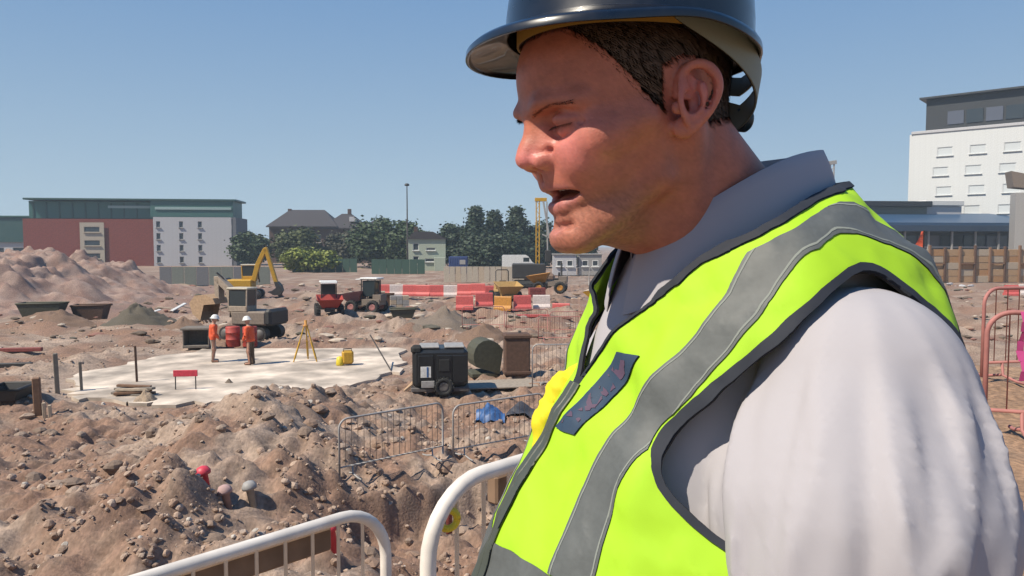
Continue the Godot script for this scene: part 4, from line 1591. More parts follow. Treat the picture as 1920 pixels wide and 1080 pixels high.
func machines() -> void:
	excavator("excavator with a mud-coloured arm and big tan bucket, standing behind the pale slab", Vector3(-12.3, 0.05, -35.4), PI - 0.25, M.mud_paint, M.pale_mud, M.tan_mud, [Vector3(0.85, 1.3, -0.1), Vector3(1.25, 2.7, -0.1), Vector3(2.0, 3.35, -0.1), Vector3(1.95, 2.05, -0.1), 0.9, 1.35], 0.86)
	excavator("yellow excavator farther back, its boom raised in a steep point", Vector3(-22.6, 0.0, -63.5), 0.12, M.yellow, M.yellow, M.dark_steel, [Vector3(0.75, 1.5, 0.2), Vector3(1.15, 3.0, 0.2), Vector3(1.75, 4.2, 0.2), Vector3(2.6, 1.3, 0.2), -0.3, 1.0], 1.0)
	dumper("site dumper with a white canopy and a red skip facing us", Vector3(-11.3, 0.05, -46.2), -PI * 0.5 + 0.3, M.red, M.dark_steel, M.white_paint).scale = Vector3.ONE * 0.82
	dumper("white-roofed dumper with a pink skip, right of the red one", Vector3(-9.75, 0.05, -49.6), PI * 0.92, M.faded_red, M.mud_paint, M.white_paint).scale = Vector3.ONE * 0.85
	dumper("small yellow dumper at the end of the red and white barriers", Vector3(-0.5, 0.0, -57.3), -PI * 0.5 + 0.25, M.yellow_dull, M.yellow_dull)
	dumper("orange skip dumper under the man's chin, side on", Vector3(3.1, 0.45, -63.6), PI - 0.15, M.orange, M.mud_paint)
	dumper("yellow dumper half hidden behind the vest", Vector3(6.6, 0.0, -48.6), PI * 0.75, M.yellow, M.dark_steel)
	# towable generator
	var t := thing("generator", "black towable generator with a white plate, at the corner of the slab", "generator", Vector3(-2.15, height(-2.15, -22.0) + 0.1, -22.2), 0.12)
	var st := begin()
	box(st, Vector3(0, 0.75, 0), Vector3(1.62, 1.15, 1.15), Basis.IDENTITY, 0.12)
	part(t, "body", done(st), M.black_paint)
	for x in [-0.31, 0.42]:
		part(t, "lid", box_mesh(Vector3(0.58, 0.06, 0.9), 0.02, Vector3(x, 1.36, 0.05)), M.grey_paint)
	part(t, "corner_cap", box_mesh(Vector3(0.34, 0.26, 0.3), 0.08, Vector3(-0.68, 1.3, 0.42)), M.rubber)
	for x in [-0.42, 0.12, 0.58]:
		part(t, "door", box_mesh(Vector3(0.44, 0.8, 0.04), 0.015, Vector3(x, 0.74, 0.585)), M.black_paint)
	part(t, "vent", box_mesh(Vector3(0.3, 0.34, 0.03), 0.01, Vector3(0.12, 0.85, 0.615)), M.rubber)
	part(t, "plate", box_mesh(Vector3(0.3, 0.32, 0.012), 0.004, Vector3(-0.42, 0.66, 0.612)), M.white_paint)
	part(t, "stripe", box_mesh(Vector3(0.05, 0.3, 0.012), 0.004, Vector3(-0.37, 0.66, 0.621)), M.blue)
	var tow := begin()
	beam(tow, Vector3(-0.75, 0.32, 0.4), Vector3(-1.05, 0.1, 0.5), 0.06, 0.06)
	beam(tow, Vector3(-0.8, 0.3, 0.2), Vector3(-1.05, 0.1, 0.5), 0.06, 0.06)
	part(t, "tow_bar", done(tow), M.tan_mud)
	part(t, "skid", box_mesh(Vector3(1.7, 0.14, 1.05), 0.03, Vector3(0, 0.12, 0)), M.iron)
	part(t, "white_panel", box_mesh(Vector3(0.38, 0.2, 0.04), 0.01, Vector3(-0.36, 0.3, 0.6)), M.grey_paint)
	for s in [-0.62, 0.62]:
		wheel(t, Vector3(0.1, 0.22, s), 0.27, 0.16, M.iron)
	# piling rig with yellow mast
	t = thing("piling_rig", "piling rig with a tall yellow mast, just left of the man's chin", "piling rig", Vector3(2.6, 0, -76.0), 0.0)
	st = begin()
	for x in [-0.16, 0.16]:
		for z in [-0.16, 0.16]:
			beam(st, Vector3(x, 1.0, z), Vector3(x, 9.0, z), 0.1, 0.1)
	for i in 16:
		var y := 1.2 + 0.49 * i
		var sx := 1.0 if i % 2 == 0 else -1.0
		beam(st, Vector3(-0.16 * sx, y, 0.16), Vector3(0.16 * sx, y + 0.49, 0.16), 0.05, 0.05)
	box(st, Vector3(0.3, 9.1, 0), Vector3(1.2, 0.35, 0.5))
	part(t, "mast", done(st), M.yellow)
	st = begin()
	beam(st, Vector3(0.55, 8.9, 0.2), Vector3(1.2, 5.2, 0.2), 0.18, 0.18)
	beam(st, Vector3(0.9, 8.9, 0.2), Vector3(1.0, 3.4, 0.2), 0.14, 0.14)
	beam(st, Vector3(0.45, 5.6, 0.2), Vector3(1.3, 5.2, 0.2), 0.14, 0.14)
	part(t, "leader", done(st), M.galvanised)
	part(t, "hammer", box_mesh(Vector3(0.6, 1.2, 0.6), 0.05, Vector3(1.05, 3.4, 0.2)), M.dark_steel)
	part(t, "engine_house", box_mesh(Vector3(3.4, 1.5, 2.4), 0.1, Vector3(-0.9, 1.9, -0.6)), M.dark_steel)
	for s in [-1.0, 1.0]:
		part(t, "track", box_mesh(Vector3(4.0, 0.9, 0.6), 0.3, Vector3(-0.6, 0.5, 1.1 * s - 0.6)), M.rubber)

# ---------------------------------------------------------------- workers
func worker(label: String, at: Vector3, turn: float, top: Material, legs: Material, hat: Material, stoop := 0.1) -> void:
	var t := thing("person", label, "person", at, turn)
	var f := Field.new()
	f.ell(V(0.02 + stoop * 0.6, 1.62, 0), V(0.1, 0.12, 0.08), 0.03)
	f.cap(V(stoop * 0.5, 1.5, 0), V(stoop * 0.35, 1.38, 0), 0.055, 0.07, 0.04)
	f.cap(V(stoop * 0.3, 1.32, 0), V(0, 1.0, 0), 0.13, 0.12, 0.08)
	f.cap(V(stoop * 0.3, 1.36, 0), V(stoop * 0.3, 1.34, 0.17), 0.07, 0.06, 0.06)
	f.chain([V(stoop * 0.3, 1.35, 0.18), V(0.06, 1.08, 0.23), V(0.22, 0.92, 0.16)], [0.055, 0.045, 0.034], 0.03)
	f.ell(V(0.25, 0.88, 0.15), V(0.045, 0.06, 0.025), 0.02)
	f.chain([V(0, 0.95, 0.08), V(0.03, 0.5, 0.1), V(-0.02, 0.08, 0.11)], [0.09, 0.07, 0.05], 0.05)
	f.cap(V(-0.02, 0.05, 0.11), V(0.15, 0.04, 0.12), 0.05, 0.045, 0.03)
	var fn := func(p: Vector3) -> float: return f.at(V(p.x, p.y, absf(p.z)))
	var body := net(fn, V(-0.25, -0.02, -0.3), V(0.35, 1.8, 0.3), 0.024)
	part(t, "body", body.mesh(), M.face)
	var g := PackedFloat32Array()
	var h := PackedFloat32Array()
	for p in body.v:
		g.append(minf(minf(1.42 - p.y, p.y - 0.86), 0.2 - p.x + (1.0 if p.y > 1.0 else 0.0)))
		h.append(minf(0.94 - p.y, 1.0) if absf(p.z) < 0.15 else -1.0)
	part(t, "jacket", body.clip(g).cloth(0.022, 0.004).mesh(), top)
	part(t, "trousers", body.clip(h).cloth(0.012, 0.003).mesh(), legs)
	var st := begin(true)
	lathe(st, [Vector2(0, 0.15), Vector2(0.06, 0.14), Vector2(0.105, 0.09), Vector2(0.125, 0.02), Vector2(0.15, 0.0), Vector2(0.15, -0.012), Vector2(0.11, -0.005)], 18, Transform3D(Basis(Vector3.BACK, -0.15).scaled(Vector3(1.2, 1, 1)), V(0.03 + stoop * 0.6, 1.66, 0)))
	part(t, "hard_hat", done(st), hat)

# ---------------------------------------------------------------- things lying about
func plastic_barrier() -> ArrayMesh:
	var st := begin()
	var poly := PackedVector2Array([Vector2(-0.28, 0), Vector2(0.28, 0), Vector2(0.28, 0.16), Vector2(0.13, 0.34), Vector2(0.1, 0.88), Vector2(0.06, 0.95), Vector2(-0.06, 0.95), Vector2(-0.1, 0.88), Vector2(-0.13, 0.34), Vector2(-0.28, 0.16)])
	prism(st, poly, -0.58, 0.58, Transform3D(Basis(Vector3.UP, PI * 0.5), Vector3.ZERO))
	return done(st)

func clutter() -> void:
	worker("worker in orange jacket and pale trousers on the slab, left of the other", Vector3(-11.35, 0.08, -28.3), 0.4, M.hi_orange, M.pale_trousers, M.white_paint)
	worker("worker in orange jacket and brown trousers on the slab, right of the other", Vector3(-9.7, 0.08, -27.7), 2.9, M.hi_orange, M.brown_trousers, M.white_paint, 0.2)
	# red and white water-filled barriers
	var pm := plastic_barrier()
	var say := ["leftmost", "second from the left", "third from the left", "fourth from the left", "middle", "sixth from the left", "seventh from the left", "eighth from the left", "rightmost"]
	for i in 9:
		var o := part(self, numbered("plastic_barrier"), pm, M.barrier_red if i % 4 != 1 else M.barrier_white)
		o.position = Vector3(-11.0 + 1.17 * i, 0.1, -64.0 + 0.25 * i)
		o.position.y = maxf(height(o.position.x, o.position.z), 0.1) + 0.12
		o.rotation.y = 0.15 * sin(i * 1.7)
		tag(o, "%s %s plastic road barrier in the far row of nine" % [say[i], "red" if i % 4 != 1 else "white"], "barrier", "far row of plastic barriers")
	for i in 3:
		var o := part(self, numbered("plastic_barrier"), pm, [M.barrier_red, M.barrier_white, M.barrier_red][i])
		o.position = Vector3(44.0 + 1.25 * i, 0.1, -66.0)
		o.position.y = height(o.position.x, o.position.z) + 0.02
		tag(o, ["red plastic barrier nearest the man's sleeve, before the timber wall", "white plastic barrier between two red ones before the timber wall", "red plastic barrier farthest right, before the timber wall"][i], "barrier", "plastic barriers before the timber wall")
	for i in 6:
		var o := part(self, numbered("plastic_barrier"), pm, [M.barrier_red, M.barrier_red, M.orange, M.barrier_red, M.barrier_white, M.barrier_red][i])
		o.position = Vector3(-3.2 + 1.3 * i, 0, -50.5 - 0.5 * sin(i * 2.0))
		o.position.y = height(o.position.x, o.position.z) + 0.05
		o.rotation.y = 0.25 * sin(i * 2.3)
		tag(o, ["red plastic barrier, first of the middle row", "red plastic barrier, second of the middle row", "orange plastic barrier in the middle row", "red plastic barrier right of the orange one", "white plastic barrier in the middle row", "red plastic barrier, last of the middle row near the vest"][i], "barrier", "middle row of plastic barriers")
	# red barrel between the workers
	var st := begin(true)
	lathe(st, [Vector2(0, 0), Vector2(0.3, 0), Vector2(0.32, 0.05), Vector2(0.3, 0.3), Vector2(0.325, 0.32), Vector2(0.3, 0.34), Vector2(0.3, 0.6), Vector2(0.325, 0.62), Vector2(0.3, 0.64), Vector2(0.31, 0.85), Vector2(0.29, 0.88), Vector2(0, 0.88)], 18)
	var br := done(st)
	for i in 2:
		tag(part(self, numbered("barrel"), br, M.red, Vector3(-12.3 + 0.75 * i, 0.05, -32.9)), ["red barrel behind the slab, the left one of two", "red barrel behind the slab, the right one of two"][i], "barrel", "red barrels")
	# grey crate beside them
	var t := thing("crate", "grey timber crate with a dark open front behind the slab", "crate", Vector3(-13.7, 0.05, -32.6), 0.15)
	part(t, "base", box_mesh(Vector3(1.1, 0.12, 0.9), 0.02, Vector3(0, 0.08, 0)), M.grey_wood)
	part(t, "lid", box_mesh(Vector3(1.25, 0.1, 1.0), 0.02, Vector3(0, 0.85, 0)), M.grey_wood)
	part(t, "back", box_mesh(Vector3(1.1, 0.66, 0.05), 0.01, Vector3(0, 0.47, -0.42)), M.grey_wood)
	for s in [-0.52, 0.52]:
		part(t, "side", box_mesh(Vector3(0.05, 0.66, 0.84), 0.01, Vector3(s, 0.47, 0)), M.grey_wood)
	# surveyor's tripod
	t = thing("tripod", "yellow surveyor's tripod standing on the slab", "tripod", Vector3(-7.9, 0.07, -28.6))
	for i in 3:
		var a := TAU * i / 3.0 + 0.4
		var lg := begin()
		beam(lg, Vector3(cos(a) * 0.5, 0.0, sin(a) * 0.5), Vector3(cos(a) * 0.06, 1.35, sin(a) * 0.06), 0.05, 0.035)
		beam(lg, Vector3(cos(a) * 0.46, 0.12, sin(a) * 0.46), Vector3(cos(a) * 0.25, 0.75, sin(a) * 0.25), 0.075, 0.05)
		part(t, "leg", done(lg), M.yellow)
	st = begin(true)
	lathe(st, [Vector2(0, 1.33), Vector2(0.1, 1.33), Vector2(0.1, 1.38), Vector2(0.05, 1.4), Vector2(0.06, 1.56), Vector2(0, 1.58)], 12)
	part(t, "head", done(st), M.orange)
	# yellow pump
	t = thing("pump", "small yellow pump standing on the slab", "pump", Vector3(-6.15, 0.07, -27.6), 0.3)
	part(t, "tank", box_mesh(Vector3(0.42, 0.5, 0.34), 0.07, Vector3(0.06, 0.3, 0)), M.yellow)
	st = begin(true)
	lathe(st, [Vector2(0, 0), Vector2(0.13, 0), Vector2(0.15, 0.05), Vector2(0.12, 0.3), Vector2(0.04, 0.34), Vector2(0, 0.34)], 12, Transform3D(Basis.IDENTITY, Vector3(-0.22, 0.0, 0.02)))
	part(t, "motor", done(st), M.yellow_plastic)
	st = begin(true)
	tube(st, [Vector3(-0.1, 0.5, 0.1), Vector3(-0.1, 0.62, 0.1), Vector3(0.2, 0.62, 0.1), Vector3(0.2, 0.5, 0.1)], 0.02, 6)
	part(t, "handle", done(st), M.dark_steel)
	# leaning steel pole and rods on the slab
	st = begin(true)
	bar(st, Vector3(-4.2, 0.0, -26.2), Vector3(-5.3, 1.15, -27.9), 0.025)
	tag(part(self, "scaffold_tube", done(st), M.iron), "dark scaffold tube leaning at the right end of the slab", "tube")
	# excavator bucket and rusty trench box
	var hy := height(-1.0, -25.5)
	t = thing("excavator_bucket", "dark olive excavator bucket standing open behind the generator", "bucket", Vector3(-0.95, hy + 0.02, -25.4), 0.3)
	st = begin()
	var arc := []
	for i in 10:
		var a := lerpf(-0.6, 2.6, i / 9.0)
		arc.append(Vector2(0.05 - 0.55 * cos(a), 0.66 + 0.6 * sin(a + 0.1)))
	for i in 9:
		for off in [1.0, 0.93]:
			var p: Vector2 = Vector2(0.05, 0.6) + (arc[i] - Vector2(0.05, 0.6)) * off
			var q: Vector2 = Vector2(0.05, 0.6) + (arc[i + 1] - Vector2(0.05, 0.6)) * off
			quad(st, Vector3(p.x, p.y, -0.5), Vector3(p.x, p.y, 0.5), Vector3(q.x, q.y, 0.5), Vector3(q.x, q.y, -0.5))
	box(st, Vector3(-0.1, 0.08, 0), Vector3(0.9, 0.14, 1.0))
	part(t, "shell", done(st), M.olive)
	for s in [-0.5, 0.5]:
		var sd := begin()
		var pl := PackedVector2Array([Vector2(0.4, 0.1)])
		for p in arc:
			pl.append(p)
		prism(sd, pl, s - 0.02, s + 0.02)
		part(t, "side_plate", done(sd), M.olive)
	t = thing("trench_box", "rusty brown steel box standing upright beside the grey barrier", "steel box", Vector3(0.15, height(0.15, -24.4) - 0.02, -24.5), 0.1)
	st = begin()
	box(st, Vector3(0, 0.68, 0), Vector3(0.82, 1.36, 0.7), Basis.IDENTITY, 0.04)
	for y in [0.1, 1.28]:
		box(st, Vector3(0, y, 0), Vector3(0.9, 0.1, 0.78))
	part(t, "shell", done(st), M.rust)
	part(t, "lifting_eye", box_mesh(Vector3(0.1, 0.12, 0.04), 0.01, Vector3(0.1, 1.39, 0)), M.iron)
	st = begin()
	box(st, Vector3.ZERO, Vector3(2.2, 0.04, 1.2))
	var plate := part(self, "steel_plate", done(st), M.plate, Vector3(-0.35, height(-0.4, -23.2) + 0.16, -23.2), Vector3(0.02, 0.15, 0.01))
	tag(plate, "pale steel road plate on the ground right of the generator", "plate")
	# blue sheet and dark sheet beyond the trench
	sheet("blue plastic sheet on the ground behind the trench barriers", "plastic_sheet", Vector2(-0.55, -19.1), Vector2(0.75, 0.7), M.blue, 0.12)
	sheet("dark grey sheet on the ground beside the blue one", "plastic_sheet", Vector2(0.5, -19.3), Vector2(1.3, 0.7), M.dark_sheet, 0.05)
	# markers
	st = begin(true)
	lathe(st, [Vector2(0, 0), Vector2(0.055, 0), Vector2(0.055, 0.95), Vector2(0.045, 1.0), Vector2(0, 1.0)], 10)
	var post := done(st)
	tag(part(self, "marker_post", post, M.dull_red, Vector3(-1.12, height(-1.12, -13.1) - 0.15, -13.1)), "dull red marker post in the trench behind the near barrier", "post")
	st = begin(true)
	lathe(st, [Vector2(0, -0.3), Vector2(0.05, -0.3), Vector2(0.06, 0.09), Vector2(0.11, 0.1), Vector2(0.115, 0.14), Vector2(0.08, 0.2), Vector2(0.03, 0.22), Vector2(0, 0.22)], 12)
	var cap := done(st)
	for q in [[-4.66, -11.2, "bright red pile cap, leftmost of those on the spoil", M.bright_red], [-4.32, -11.15, "dusty pink pile cap beside the bright red one", M.dusty_pink], [-4.0, -11.3, "grey pile cap right of the red and pink ones", M.grey_paint], [-2.45, -10.0, "bright red pile cap at the bottom, below the left barrier rail", M.bright_red]]:
		tag(part(self, numbered("pile_cap"), cap, q[3], Vector3(q[0], height(q[0], q[1]) + 0.17, q[1]), Vector3(0.1, 0, 0.15)), q[2], "cap", "plastic pile caps")
	# stakes and posts at the left
	for q in [[-12.32, -19.3, 1.0, 0.09, "stout brown timber post on the left, before the slab", M.brown_wood], [-12.1, -19.2, 0.42, 0.04, "short pale stake, left of a pair beside the brown post", M.pale_wood], [-11.92, -19.15, 0.4, 0.04, "short pale stake, right of a pair beside the brown post", M.pale_wood], [-13.7, -22.4, 1.25, 0.06, "tall grey-brown post at the left end of the slab", M.grey_wood], [-13.2, -22.8, 1.0, 0.04, "thin grey-brown post right of the tall one on the slab", M.grey_wood], [-12.2, -24.2, 1.3, 0.035, "thin dark rod standing on the slab behind the timber", M.rust]]:
		st = begin()
		box(st, Vector3(0, q[2] * 0.5, 0), Vector3(q[3] * 2, q[2], q[3] * 2))
		tag(part(self, numbered("post"), done(st), q[5], Vector3(q[0], maxf(height(q[0], q[1]), -0.02) - 0.03, q[1]), Vector3(0.03, 0.4, 0.02)), q[4], "post")
	# red sign on legs, timber and sand on the slab
	t = thing("site_board", "red board on thin legs standing on the slab", "board", Vector3(-10.05, 0.07, -22.9), 0.1)
	part(t, "panel", box_mesh(Vector3(0.72, 0.2, 0.04), 0.01, Vector3(0, 0.5, 0)), M.bright_red)
	for s in [-0.3, 0.3]:
		part(t, "leg", box_mesh(Vector3(0.03, 0.5, 0.03), 0.004, Vector3(s, 0.25, 0)), M.dark_steel)
	for i in 7:
		st = begin()
		box(st, Vector3.ZERO, Vector3(1.1 + 0.25 * sin(i * 2.0), 0.07, 0.16))
		tag(part(self, numbered("plank"), done(st), [M.brown_wood, M.grey_wood, M.pale_wood][i % 3], Vector3(-11.2 + 0.12 * sin(i * 3.1), 0.1 + 0.075 * (i / 2), -22.1 + 0.17 * (i % 2)), Vector3(0.05 * sin(i), 0.25 * cos(i * 2.3), 0.06 * sin(i * 5.0))), "short plank in the loose pile of timber on the near side of the slab", "plank", "loose pile of timber on the slab")
	for q in [[-10.5, -21.3, 0.55, 0.42, "small pale sand heap in front of the timber pile"], [-9.1, -24.0, 0.3, 0.22, "small grey heap of mortar on the slab"], [-21.2, -42.5, 2.3, 1.3, "dark green-brown heap of soil below the great spoil heap"], [-26.0, -43.0, 2.0, 0.8, "brown heap of soil at the left edge"], [-17.5, -40.0, 1.6, 0.7, "low brown heap of soil left of the grey crate"], [-3.6, -40.5, 2.6, 1.1, "grey-brown heap of soil in the middle of the site"], [-1.4, -36.0, 1.7, 0.8, "brown heap of soil behind the olive bucket"]]:
		heap(q[4], Vector3(q[0], 0, q[1]), q[2], q[3], [M.sand, M.grey_soil, M.dark_soil, M.brown_soil, M.brown_soil, M.grey_soil, M.brown_soil][[-10.5, -9.1, -21.2, -26.0, -17.5, -3.6, -1.4].find(q[0])])
	# dark skips and boxes far left
	for q in [[-27.6, -44.0, 2.4, 0.9, M.olive, "olive skip below the great spoil heap, at the left"], [-25.6, -45.5, 1.9, 1.05, M.rust, "rusty brown skip below the great spoil heap"], [-13.9, -20.6, 0.9, 0.35, M.dark_steel, "low dark steel tray at the left edge, before the slab"], [-9.0, -53.0, 1.3, 0.9, M.rust, "dark brown skip behind the white-roofed dumpers"], [-6.5, -44.5, 1.5, 0.6, M.olive, "olive skip in the middle of the site"]]:
		skip(q[5], Vector3(q[0], height(q[0], q[1]), q[1]), q[2], q[3], q[4])
	# broken planks and slabs
	for i in 16:
		var x := -24.5 + 0.35 * i + 0.8 * sin(i * 2.7)
		var z := -50.5 + 1.5 * cos(i * 1.9)
		st = begin()
		box(st, Vector3.ZERO, Vector3(1.2 + 0.5 * sin(i), 0.07, 0.22))
		tag(part(self, numbered("plank"), done(st), [M.pale_wood, M.white_paint, M.grey_wood][i % 3], Vector3(x, height(x, z) + 0.12, z), Vector3(0.15 * sin(i), i * 1.1, 0.3 * sin(i * 3.0))), "pale broken board in the scatter at the foot of the great spoil heap", "board", "boards at the foot of the spoil heap")
	for i in 5:
		var q: Array = [[0.9, -52.5, "red and white plank, the upper one under the orange dumper"], [1.2, -44.0, "red and white plank lying nearest below the orange dumper"], [4.0, -52.0, "pale plank right of the upper red and white one"], [-20.3, -30.5, "red plank lying left of the slab"], [-18.5, -27.0, "long dark plank lying left of the slab"]][i]
		st = begin()
		box(st, Vector3.ZERO, Vector3(2.0, 0.16, 0.2))
		tag(part(self, numbered("plank"), done(st), [M.barrier_red, M.barrier_red, M.pale_wood, M.dull_red, M.dark_steel][i], Vector3(q[0], height(q[0], q[1]) + 0.14, q[1]), Vector3(0, 0.05 * i, 0)), q[2], "plank")
	# stacked pallets of blocks
	for q in [[-7.9, -52.5, "stack of grey blocks behind the dumpers"], [-9.9, -54.5, "pale stack of blocks far behind the dumpers"], [2.0, -60.0, "red box under the orange dumper"]]:
		t = thing("block_stack", q[2], "stack", Vector3(q[0], height(q[0], q[1]), q[1]), 0.2)
		var red: bool = q[2].begins_with("red")
		for y in 3:
			for x in 3:
				part(t, "block", box_mesh(Vector3(0.42, 0.3, 0.6), 0.02, Vector3((x - 1) * 0.44, 0.28 + 0.31 * y, 0)), M.dull_red if red else [M.grey_paint, M.pale_wood, M.grey_paint][(x + y) % 3])
		part(t, "pallet", box_mesh(Vector3(1.4, 0.11, 0.9), 0.01, Vector3(0, 0.06, 0)), M.brown_wood)

func heap(label: String, at: Vector3, r: float, h: float, m: Material) -> void:
	var s := Hull.new()
	var n := 28
	var k := 14
	for j in k + 1:
		var w := float(j) / k
		for i in n:
			var a := TAU * i / n
			var rr := r * w * (1.0 + 0.22 * rough.get_noise_2d(cos(a) * 2.0 + at.x, sin(a) * 2.0 + at.z))
			var x := at.x + rr * cos(a)
			var z := at.z + rr * sin(a) * 0.8
			var y := h * pow(1.0 - w, 1.15) * (1.0 + 0.3 * rough.get_noise_2d(x * 3.0, z * 3.0)) + 0.09 * rough.get_noise_2d(x * 9.0, z * 9.0)
			s.v.append(Vector3(x, maxf(height(x, z), -0.02) + y - 0.12 * w, z))
	for j in k:
		for i in n:
			var b := (i + 1) % n
			s.f.append_array(PackedInt32Array([j * n + i, (j + 1) * n + i, j * n + b, j * n + b, (j + 1) * n + i, (j + 1) * n + b]))
	s.normals()
	tag(part(self, numbered("soil_heap"), s.mesh(), m), label, "heap", "heaps of soil and sand")

func skip(label: String, at: Vector3, w: float, h: float, m: Material) -> void:
	var t := thing("skip", label, "skip", at, 0.15, "open steel skips and trays")
	var st := begin()
	var a := w * 0.5
	var b := w * 0.36
	var lo := [Vector3(-b, 0.04, -0.5), Vector3(b, 0.04, -0.5), Vector3(b, 0.04, 0.5), Vector3(-b, 0.04, 0.5)]
	var hi := [Vector3(-a, h, -0.6), Vector3(a, h, -0.6), Vector3(a, h, 0.6), Vector3(-a, h, 0.6)]
	for i in 4:
		var k := (i + 1) % 4
		quad(st, lo[i], hi[i], hi[k], lo[k])
		quad(st, lo[k] * Vector3(0.95, 1.5, 0.93), hi[k] * Vector3(0.95, 1, 0.93), hi[i] * Vector3(0.95, 1, 0.93), lo[i] * Vector3(0.95, 1.5, 0.93))
	quad(st, lo[0], lo[1], lo[2], lo[3])
	part(t, "tub", done(st), m)
	st = begin(true)
	tube(st, hi + [hi[0]], 0.05, 6)
	part(t, "rim", done(st), m)

func sheet(label: String, called: String, at: Vector2, size: Vector2, m: Material, puff: float) -> void:
	var s := Hull.new()
	for j in 13:
		for i in 17:
			var x := at.x + (i / 16.0 - 0.5) * size.x
			var z := at.y + (j / 12.0 - 0.5) * size.y
			s.v.append(Vector3(x, height(x, z) + 0.07 + puff * (1.0 + rough.get_noise_2d(x * 5.0, z * 5.0)) * sin(PI * i / 16.0) * sin(PI * j / 12.0) * 2.0, z))
	for j in 12:
		for i in 16:
			var o := j * 17 + i
			s.f.append_array(PackedInt32Array([o, o + 1, o + 17, o + 1, o + 18, o + 17]))
	s.normals()
	tag(part(self, numbered(called), s.cloth(0.002, -0.002).mesh(), m), label, "sheet")
# ---------------------------------------------------------------- buildings
# wall facing local +z from (0,0) to (w,h), with real openings for windows; holes are Rect2
func holed_wall(w: float, h: float, holes: Array, depth := 0.3) -> ArrayMesh:
	var st := begin()
	var xs := [0.0, w]
	var ys := [0.0, h]
	for r in holes:
		xs.append_array([r.position.x, r.end.x])
		ys.append_array([r.position.y, r.end.y])
	xs.sort()
	ys.sort()
	for i in xs.size() - 1:
		for j in ys.size() - 1:
			if xs[i + 1] - xs[i] < 0.001 or ys[j + 1] - ys[j] < 0.001:
				continue
			var c := Vector2((xs[i] + xs[i + 1]) * 0.5, (ys[j] + ys[j + 1]) * 0.5)
			var open := false
			for r in holes:
				if r.has_point(c):
					open = true
			if not open:
				quad(st, Vector3(xs[i], ys[j], 0), Vector3(xs[i], ys[j + 1], 0), Vector3(xs[i + 1], ys[j + 1], 0), Vector3(xs[i + 1], ys[j], 0))
	for r in holes:
		var a := Vector3(r.position.x, r.position.y, 0)
		var b := Vector3(r.end.x, r.position.y, 0)
		var c := Vector3(r.end.x, r.end.y, 0)
		var d := Vector3(r.position.x, r.end.y, 0)
		var k := Vector3(0, 0, -depth)
		for e in [[a, b], [b, c], [c, d], [d, a]]:
			quad(st, e[0], e[1], e[1] + k, e[0] + k)
	# the ends, back and top
	box(st, Vector3(w * 0.5, h * 0.5, -depth - 0.6), Vector3(w, h, 0.2), Basis.IDENTITY, 0.0)
	return done(st)

func windows(parent: Node, holes: Array, glass: Material, frame: Material, depth := 0.2, z := 0.0) -> void:
	for r in holes:
		var c := Vector3(r.get_center().x, r.get_center().y, z - depth)
		var w := part(parent, "window", box_mesh(Vector3(r.size.x, r.size.y, 0.06), 0.0, c), glass)
		var st := begin()
		for s in [-1.0, 1.0]:
			box(st, c + Vector3(s * (r.size.x * 0.5 - 0.05), 0, 0.06), Vector3(0.1, r.size.y, 0.07))
			box(st, c + Vector3(0, s * (r.size.y * 0.5 - 0.05), 0.06), Vector3(r.size.x - 0.2, 0.1, 0.07))
		part(w, "frame", done(st), frame)
		part(w, "sill", box_mesh(Vector3(r.size.x + 0.3, 0.12, 0.3), 0.02, Vector3(c.x, r.position.y - 0.06, z + 0.1)), frame)

